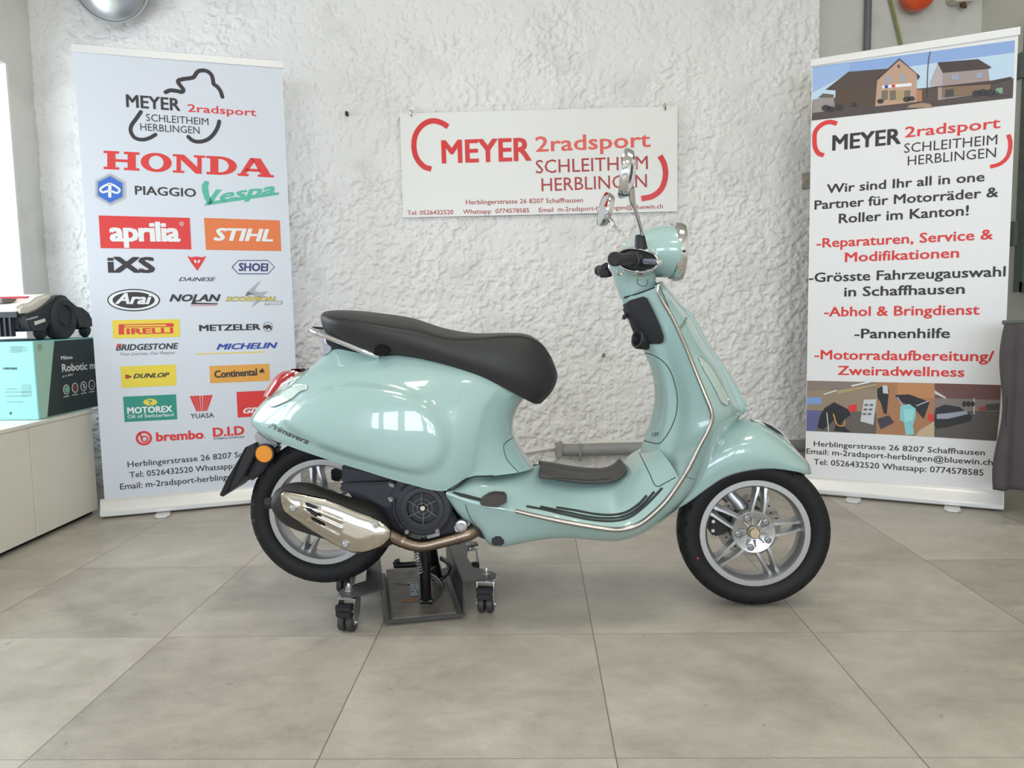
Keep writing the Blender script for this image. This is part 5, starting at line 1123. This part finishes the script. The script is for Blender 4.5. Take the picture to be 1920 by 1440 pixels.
mb = MB(); tube(mb, [Wf(.0, 0, -.055), Wf(.06, math.radians(110), -.06), Wf(.125, math.radians(120), -.066), Wf(.22, math.radians(112), -.07)], [.03, .024, .02, .02], 14, smooth=4); fk = mb.build('fork_leg', ALU, sco)
mb = MB(); q = Wf(.098, math.radians(63), -.035); lathe(mb, [(1e-4, .01), (.008, .01), (.010, .004), (.014, .004), (.016, 0), (.016, -.03), (1e-4, -.03)], q, axf, 24); tube(mb, [q - axf * .03, Wf(.03, math.radians(80), -.06)], .009, 10); mb.build('link_bolt', ALU, fk)

# ---- engine
mb = MB(); pprism(mb, [(640, 872), (700, 884), (760, 905), (838, 922), (846, 955), (858, 978), (872, 992), (866, 1002), (846, 1006), (820, 1006), (800, 1000), (760, 1006), (735, 990), (715, 975), (660, 935), (640, 905)], .115, .19); eng = mb.build('engine', CASE, sco, bevel=.006)
fc = P(793, 952, .165); K_ = (YS - .165) / 1460.8
mb = MB(); R0 = 55.5 * K_; r1 = 30 * K_
lathe(mb, [(R0, -.05), (R0, -.006), (R0 - .006, .002), (R0 - .02, .006), (R0 - .022, .011), (r1 + .004, .013), (r1, .010), (r1, -.012), (1e-4, -.012)], fc, NEAR, 64); pprism(mb, [(735, 925), (745, 900), (800, 908), (838, 920), (846, 950), (838, 968), (820, 990), (790, 1002), (752, 990), (738, 965)], .165 - .008, .04)
GRL = mat('grille_plastic', (96, 97, 104), .5)
fan = mb.build('fan_cover', CASE, eng, ang=30)
mb = MB(); disc(mb, fc + NEAR * -.0115, NEAR, r1 * .98, .001, 40); mb.build('fan_opening', mat('fan_black', (12, 12, 14), .6), fan)
mb = MB()
for k in range(6): a = PI / 2 + k * PI / 3; tube(mb, [fc + NEAR * .008 + np.array([math.cos(a + .35) * .01, 0, math.sin(a + .35) * .01]), fc + NEAR * .011 + np.array([math.cos(a) * r1, 0, math.sin(a) * r1])], .0016, 8)
for r in (.35, .62): q = [fc + NEAR * .009 + r * r1 * np.array([math.cos(t), 0, math.sin(t)]) for t in np.linspace(0, 2 * PI, 37)]; tube(mb, q, .0012, 6, cap=False)
mb.build('fan_grille', GRL, fan)
mb = MB(); disc(mb, fc + NEAR * .002, NEAR, r1 * .2, .006, 20, bev=.002); mb.build('fan_nut', STEEL, fan)
for px, py, r in ((735, 909.5, 6), (733, 936, 5.5), (763, 997, 5), (820, 995, 5)):
    mb = MB(); c = P(px, py, .166); lathe(mb, [(r * K_, -.02), (r * K_, .004), (r * K_ * .75, .006), (r * K_ * .45, .004), (1e-4, .004)], c, NEAR, 18); mb.build('engine_bolt', ALUD, eng)
c = P(865, 986, .15); mb = MB(); lathe(mb, [(1e-4, .012), (.008, .012), (.009, .006), (.013, .006), (.0175, .004), (.0175, -.02), (1e-4, -.02)], c, NEAR, 24); pprism(mb, [(851, 987), (860, 990), (872, 996), (862, 999), (854, 997)], .15, .02); mb.build('pivot_bolt', ALU, eng, ang=30)
mb = MB(); tube(mb, [P(775, 1006, .09), P(783, 1000, .12)], .018, 14); tube(mb, [P(805, 1006, .09), P(812, 1002, .13)], .02, 14); mb.build('oil_plug', ALU, eng)
mb = MB(); pprism(mb, [(890, 986), (897, 982), (905, 1000), (922, 1020), (916, 1014), (900, 1008), (888, 1000)], .1, .04); mb.build('skirt_bracket', BLACK, eng, bevel=.003)
# transmission / muffler bracket and the shock mount seen through the wheel
mb = MB(); pprism(mb, [(634, 920), (640, 911), (650, 907), (700, 905), (725, 904), (738, 900), (744, 912), (738, 925), (738, 948), (728, 955), (705, 944), (680, 930), (660, 924)], .15, .03); mb.build('muffler_bracket', CASE, sco, bevel=.005)
mb = MB(); pprism(mb, [(618, 884), (626, 878), (640, 880), (652, 888), (650, 900), (640, 902), (630, 904), (618, 898), (622, 892)], -.06, .03); mb.build('brake_mount', BLACKG, sco, bevel=.004)
mb = MB()
for px, py in ((648, 894), (654, 905)): disc(mb, P(px, py, -.05), NEAR, .009, .01, 14)
tube(mb, [P(640, 905, -.04), P(660, 898, -.04)], .012, 10); mb.build('brake_cam', ALU, sco)
# ---- exhaust
ms = []
for px, top, bot, w in ((513, 934, 956, .035), (518, 920, 966, .05), (530, 911, 980, .058), (552, 905, 992, .062), (580, 906.5, 1001, .064), (608, 917, 1010, .064), (640, 928, 1020, .063), (672, 938, 1026, .06), (700, 948, 1028, .055), (718, 962, 1025, .045), (730, 980, 1020, .032)):
    a, b = P(px, top, .175), P(px + 6, bot, .175); c = (a + b) / 2; e = (a - b) / 2
    ms.append([c + e * math.sin(t) * (1.0) + np.array([0, -w * math.cos(t), 0]) for t in np.linspace(0, 2 * PI, 37)[:-1]])
ms = np.array(ms); g = np.array([cr(ms[:, j], 4) for j in range(36)]).transpose(1, 0, 2); mb = MB(); mb.grid(g, closev=True); mb.f.append(tuple(range(36))); mb.m.append(0); mb.f.append(tuple(len(mb.v) - 36 + k for k in range(35, -1, -1))); mb.m.append(0)
MUV, MUF = list(mb.v), list(mb.f); muf = mb.build('muffler', MUFF, sco, ang=40)
mb = MB(); tube(mb, [P(520, 941, .19), P(508, 943, .19), P(499, 944, .19)], [.017, .017, .016], 16); mb.build('tail_pipe', BLACK, muf)
# polished heat shield: a pressed plate following the can
HSo = [(527, 926), (532, 922.5), (542, 922.5), (575, 928.5), (608, 935), (640, 947), (671, 960), (695, 968), (712, 976), (724, 984), (733, 995), (731, 1010), (722, 1019), (712, 1026), (697, 1032), (681, 1035.5), (668, 1036), (660, 1035), (648, 1030), (640, 1026.5), (624, 1018), (608, 1008.5), (588, 996), (567, 982), (550, 972), (535, 961), (530, 954), (527, 945)]
p2 = np.array(HSo, float); pl2 = p2; bmx = bmesh.new(); vs = [bmx.verts.new((a, b, 0)) for a, b in cr(np.vstack([p2, p2[:1]]), 2)[:-1, :2] if True] if False else [bmx.verts.new((a, b, 0)) for a, b in p2]
f_ = bmx.faces.new(vs); bmesh.ops.triangulate(bmx, faces=[f_])
for _ in range(5):
    lng = [e for e in bmx.edges if e.calc_length() > 4.5]
    if not lng: break
    bmesh.ops.subdivide_edges(bmx, edges=lng, cuts=1); bmesh.ops.triangulate(bmx, faces=bmx.faces[:])
    bmesh.ops.beautify_fill(bmx, faces=bmx.faces[:], edges=bmx.edges[:])
bmx.verts.index_update(); pp_ = np.array([v.co[:2] for v in bmx.verts]); dd = inside_dist(pp_, p2); hull = np.maximum(dd, 0)
# louvre ridges along the can
def ridge(px, py):
    s = 0
    for (x0, y0, x1, y1) in ((568, 946.5, 640, 976), (570, 957, 640, 990), (580, 975, 634, 1004)):
        a, b = np.array([x0, y0]), np.array([x1, y1]); ab = b - a; t = min(max(((np.array([px, py]) - a) @ ab) / (ab @ ab), 0), 1); d = np.linalg.norm(np.array([px, py]) - a - ab * t)
        s = max(s, math.exp(-(d / 2.6) ** 2))
    return s
V = []
for (x, y), h in zip(pp_, hull):
    tt = .236 + .017 * math.sqrt(min(h / 26, 1)) + .0034 * ridge(x, y) - .00
    V.append(P(x, y, tt))
mb = MB(); mb.add(V, [tuple(v.index for v in f.verts) for f in bmx.faces]); HSV = (list(mb.v), list(mb.f)); bmx.free()
hs = mb.build('heat_shield', STEEL, muf, ang=80, solid=.002)
BV = BVHTree.FromPolygons([Vector(v) for v in HSV[0]], HSV[1])
for q in ([(570, 943), (578, 942.5), (594, 949), (597, 953.5), (588, 954), (574, 948.5)], [(573, 951), (582, 953), (600, 963), (603, 968.5), (594, 968), (576, 958)], [(582, 968), (590, 971), (608, 981), (611, 985.5), (600, 984), (586, 975)]): patch(q, mat('slot_black', (16, 16, 18), .6) if 'slot_black' not in bpy.data.materials else bpy.data.materials['slot_black'], 'shield_slot', hs, .0042, res=4)
for px, py in ((551, 952), (705, 984.5), (649, 1019)):
    c = cast(px, py, .002); mb = MB(); lathe(mb, [(.0105, .0), (.0125, .0025), (.0105, .0035)], c, NEAR, 24, closed=True); lathe(mb, [(.0088, -.002), (.0088, .005), (.0065, .0075), (.003, .0075), (.0028, .006), (1e-4, .006)], c, NEAR, 20); mb.build('shield_bolt', ALU, hs)
patch([(666, 1021), (674, 1019), (678, 1030), (668, 1033)], bpy.data.materials['slot_black'], 'shield_slot', hs, .001, res=4)
mb = MB(); tube(mb, [P(722, 1000, .175), P(738, 1006, .17), P(756, 1015, .165), P(775, 1021.5, .16), P(795, 1023, .155), P(830, 1015, .15), P(858, 1007.5, .145), P(878, 1001, .14), P(890, 994, .125), P(894, 985, .1), P(892, 974, .07)], [.023, .0215, .0185, .0178, .0178, .0178, .0178, .0205, .0205, .0205, .02], 20, smooth=6)
for a, b, t_ in (((753, 1013), (757, 1015.5), .166), ((855, 1008.5), (859, 1007.2), .145)): tube(mb, [P(*a, t_), P(*b, t_)], .0205, 20)
mb.build('exhaust_pipe', PIPE, sco)

# ---- centre stand
TZ = .0245
mb = MB()
f1 = onZ(799, 1133, TZ); f2 = onZ(820, 1090, TZ)
h1 = P(795, 1018, .10); h2 = P(808, 1022, -.03)
tube(mb, [h1, h1 * .5 + f1 * .5, f1 + np.array([0, .004, .016])], [.0175, .016, .0165], 14)
tube(mb, [h2, h2 * .5 + f2 * .5, f2 + np.array([0, .004, .016])], [.017, .0165, .017], 14)
tube(mb, [h1 + np.array([0, 0, .004]), h2 + np.array([0, 0, .004])], .014, 12)
m1 = h1 * .42 + f1 * .58; m2 = h2 * .42 + f2 * .58; tube(mb, [m1 + np.array([-.0, .02, .01]), m2], .012, 12)
for f in (f1, f2):
    tube(mb, [f + np.array([-.018, 0, .010]), f + np.array([.02, 0, .010])], .0095, 12)
stand = mb.build('centre_stand', BLACKG, sco)
for f, s in ((f1, 1), (f2, .85)):
    mb = MB(); tube(mb, [f + s * np.array(v) for v in ((.014, -.004, .098), (.032, -.006, .088), (.052, -.006, .06), (.045, -.004, .035), (.02, 0, .008))], .0045, 8, smooth=4)
    prism(mb, [f + s * np.array(v) for v in ((.012, -.002, .1), (.034, -.002, .09), (.053, -.002, .062), (.048, -.002, .056), (.03, -.002, .074), (.012, -.002, .084))], (0, .004, 0)); mb.build('stand_tang', mat('worn_steel_%d' % (s * 100), (74, 72, 72), .4, .7), stand)
s0, s1 = P(779, 1022, .13), f1 * .36 + h1 * .64; s1 = onY(788, 1074, YS - .115); mb = MB(); d = s1 - s0; L_ = np.linalg.norm(d); d /= L_; n1 = np.cross(d, [0, 1, 0]); n1 /= np.linalg.norm(n1); n2 = np.cross(d, n1)
tube(mb, [s0 + d * L_ * k / 200 + .0075 * (math.cos(k * .2 * PI / 2.1) * n1 + math.sin(k * .2 * PI / 2.1) * n2) for k in range(201)], .0021, 6); mb.build('return_spring', ALUD, stand)
mb = MB(); tube(mb, [P(740, 1058, .02), P(743, 1053, .02), P(749, 1051, .02)], .007, 8); tube(mb, [P(740, 1060, .02), P(765, 1059, .03), P(790, 1057, .05)], .0095, 12); mb.build('stand_pedal', BLACKG, stand)

# ================================================================ the dolly under the stand
dol = thing('scooter_dolly', 'black steel dolly on four casters under the scooter centre stand', 'dolly', (-.38, 2.37, 0))
DB = mat('dolly_black', (74, 73, 74), .42, .3, vary=(16, .25)); DT = mat('worn_tray', (108, 103, 96), .5, .2, vary=(22, .5))
o = np.array([-.4265, 2.186, 0]); ex = np.array([.1762, .0402, 0]); wT = np.linalg.norm(ex); ex /= wT; ey = np.array([-ex[1], ex[0], 0]); ez = np.array([0, 0, 1.0]); wT = .19; lT = .445
def D(a, b, z): return o + ex * a + ey * b + ez * z
mb = MB(); prism(mb, [D(0, 0, .012), D(wT, 0, .012), D(wT, lT, .012), D(0, lT, .012)], (0, 0, .0105)); tr = mb.build('tray', DT, dol, bevel=.002)
mb = MB(); prism(mb, [D(-.024, -.006, .010), D(wT + .022, -.006, .010), D(wT + .022, .006, .010), D(-.024, .006, .010)], (0, 0, .008)); mb.build('tray_lip', DB, dol)
# side flanges: vertical wall, then a flat arm plate reaching out to the casters
AZ = .108
cFL, cFR, cBL, cBR = np.array([-.545, 2.17, 0]), np.array([-.155, 2.30, 0]), np.array([-.627, 2.478, 0]), np.array([-.232, 2.607, 0])
def loc(p): q = p - o; return q @ ex, q @ ey
def flange(x0, side, cf, cbk):
    mb = MB(); x1 = x0 + side * .016
    prism(mb, [D(x0, 0, .008), D(x1, 0, .012), D(x1 + side * .002, 0, AZ), D(x1 + side * .006, 0, AZ), D(x1 + side * .006, 0, .008), D(x0, 0, .004)], ey * lT)
    fa, fb = loc(cf); ba, bb = loc(cbk); xo = x1 + side * .002; w_ = .042
    pts = [(xo, max(fb - .06, .0)), (fa - side * .02, fb - .045), (fa + side * .022, fb - .036), (fa + side * .03, fb), (fa + side * .012, fb + .034), (xo + side * .05, fb + .075), (xo + side * .045, bb - .13), (ba - side * .01, bb - .034), (ba + side * .03, bb - .01), (ba + side * .028, bb + .022), (ba - side * .01, bb + .034), (xo, min(bb + .03, lT - .002))]
    prism(mb, [D(a, b, AZ) for a, b in pts], (0, 0, .005)); return mb.build('caster_arm', DB, dol, bevel=.0012)
flange(-.003, -1, cFL, cBL); flange(wT + .003, 1, cFR, cBR)
CW = mat('caster_rubber', (52, 50, 52), .55); ZN = mat('zinc_plate', (188, 190, 188), .3, .85)
def caster(c, yaw, brake):
    fz = .027; R = rotz(yaw); ax = R @ np.array([1.0, 0, 0]); fw = R @ np.array([0, -1.0, 0]); wc = c + fw * .016 + ez * fz
    mb = MB(); prism(mb, [c + ez * (AZ - .016) + (R @ np.array([x, y, 0])) for x, y in ((-.0285, -.02), (.0285, -.02), (.0285, .02), (-.0285, .02))], (0, 0, .005))
    lathe(mb, [(1e-4, -.003), (.015, -.003), (.017, .003), (.015, .0085), (1e-4, .0085)], c + ez * (AZ - .0105), (0, 0, 1), 24)
    for s in (-1, 1):
        prism(mb, [c + ax * s * .0265 + fw * a + ez * z for a, z in ((-.02, AZ - .012), (.02, AZ - .012), (.032, fz + .02), (.026, fz - .006), (.008, fz - .006), (-.012, fz + .02))], ax * s * -.002)
    fk = mb.build('caster_fork', ZN, dol)
    for s in (-1, 1):
        mb = MB(); lathe(mb, [(1e-4, -.011), (.019, -.011), (.0255, -.008), (.0265, 0), (.0255, .008), (.019, .011), (1e-4, .011)], wc + ax * s * .0128, ax, 30); mb.build('caster_wheel', CW, fk)
    mb = MB(); tube(mb, [wc - ax * .030, wc + ax * .030], .0038, 10); mb.build('axle_bolt', ZN, fk)
    mb = MB(); lathe(mb, [(1e-4, .028), (.004, .027), (.0065, .022), (.0065, .017), (.0095, .0165), (.0095, .0065), (.0125, .006), (.0125, .0052), (1e-4, .0052)], c + ez * AZ, (0, 0, 1), 6 * 3); mb.build('cap_nut', ZN, fk)
    if brake:
        mb = MB(); bx(mb, c + fw * .030 + ez * (AZ - .034), (.05, .030, .018), R); bx(mb, c + fw * .041 + ez * (AZ - .05), (.048, .008, .02), R); mb.build('brake_tab', BLACK, fk, bevel=.003)
caster(cFL, math.radians(-12), True); caster(cFR, math.radians(-8), True); caster(cBL, math.radians(-10), True); caster(cBR, math.radians(18), False)
# worn maker's sticker on the tray, reads from the near end
PT = Plane(D(.0, .0, .0230), ey, -ex)
p = Print(PT); p.raw([(.157, -.061), (.322, -.064), (.322, -.098), (.157, -.095)], ink('dull_sticker', (104, 110, 110)), 0)
p.raw([(.215, -.086), (.275, -.086), (.275, -.097), (.215, -.097)], ink('sticker_teal', (128, 158, 152)), 1)
v, f, W = text_mesh('ELEVAT', .02, 0, 1.1); p.mb.add([PT.at(.166 + x / W * .125, -.085 + y * .0165, .0018 + l) for x, y, l in v], f, p.mi(I_WHITE))
p.done('sticker', tr); p = Print(PT)
p.raw([(.118, -.033), (.140, -.035), (.148, -.06), (.140, -.097), (.118, -.094), (.112, -.07)], ink('rust', (146, 108, 76), .8), 0); p.done('rust_patch', tr); p = Print(PT)
p.raw([(.285, -.024), (.296, -.026), (.272, -.07), (.262, -.068)], ink('scratch', (46, 43, 42)), 0)
p.done('scratch_mark', tr)
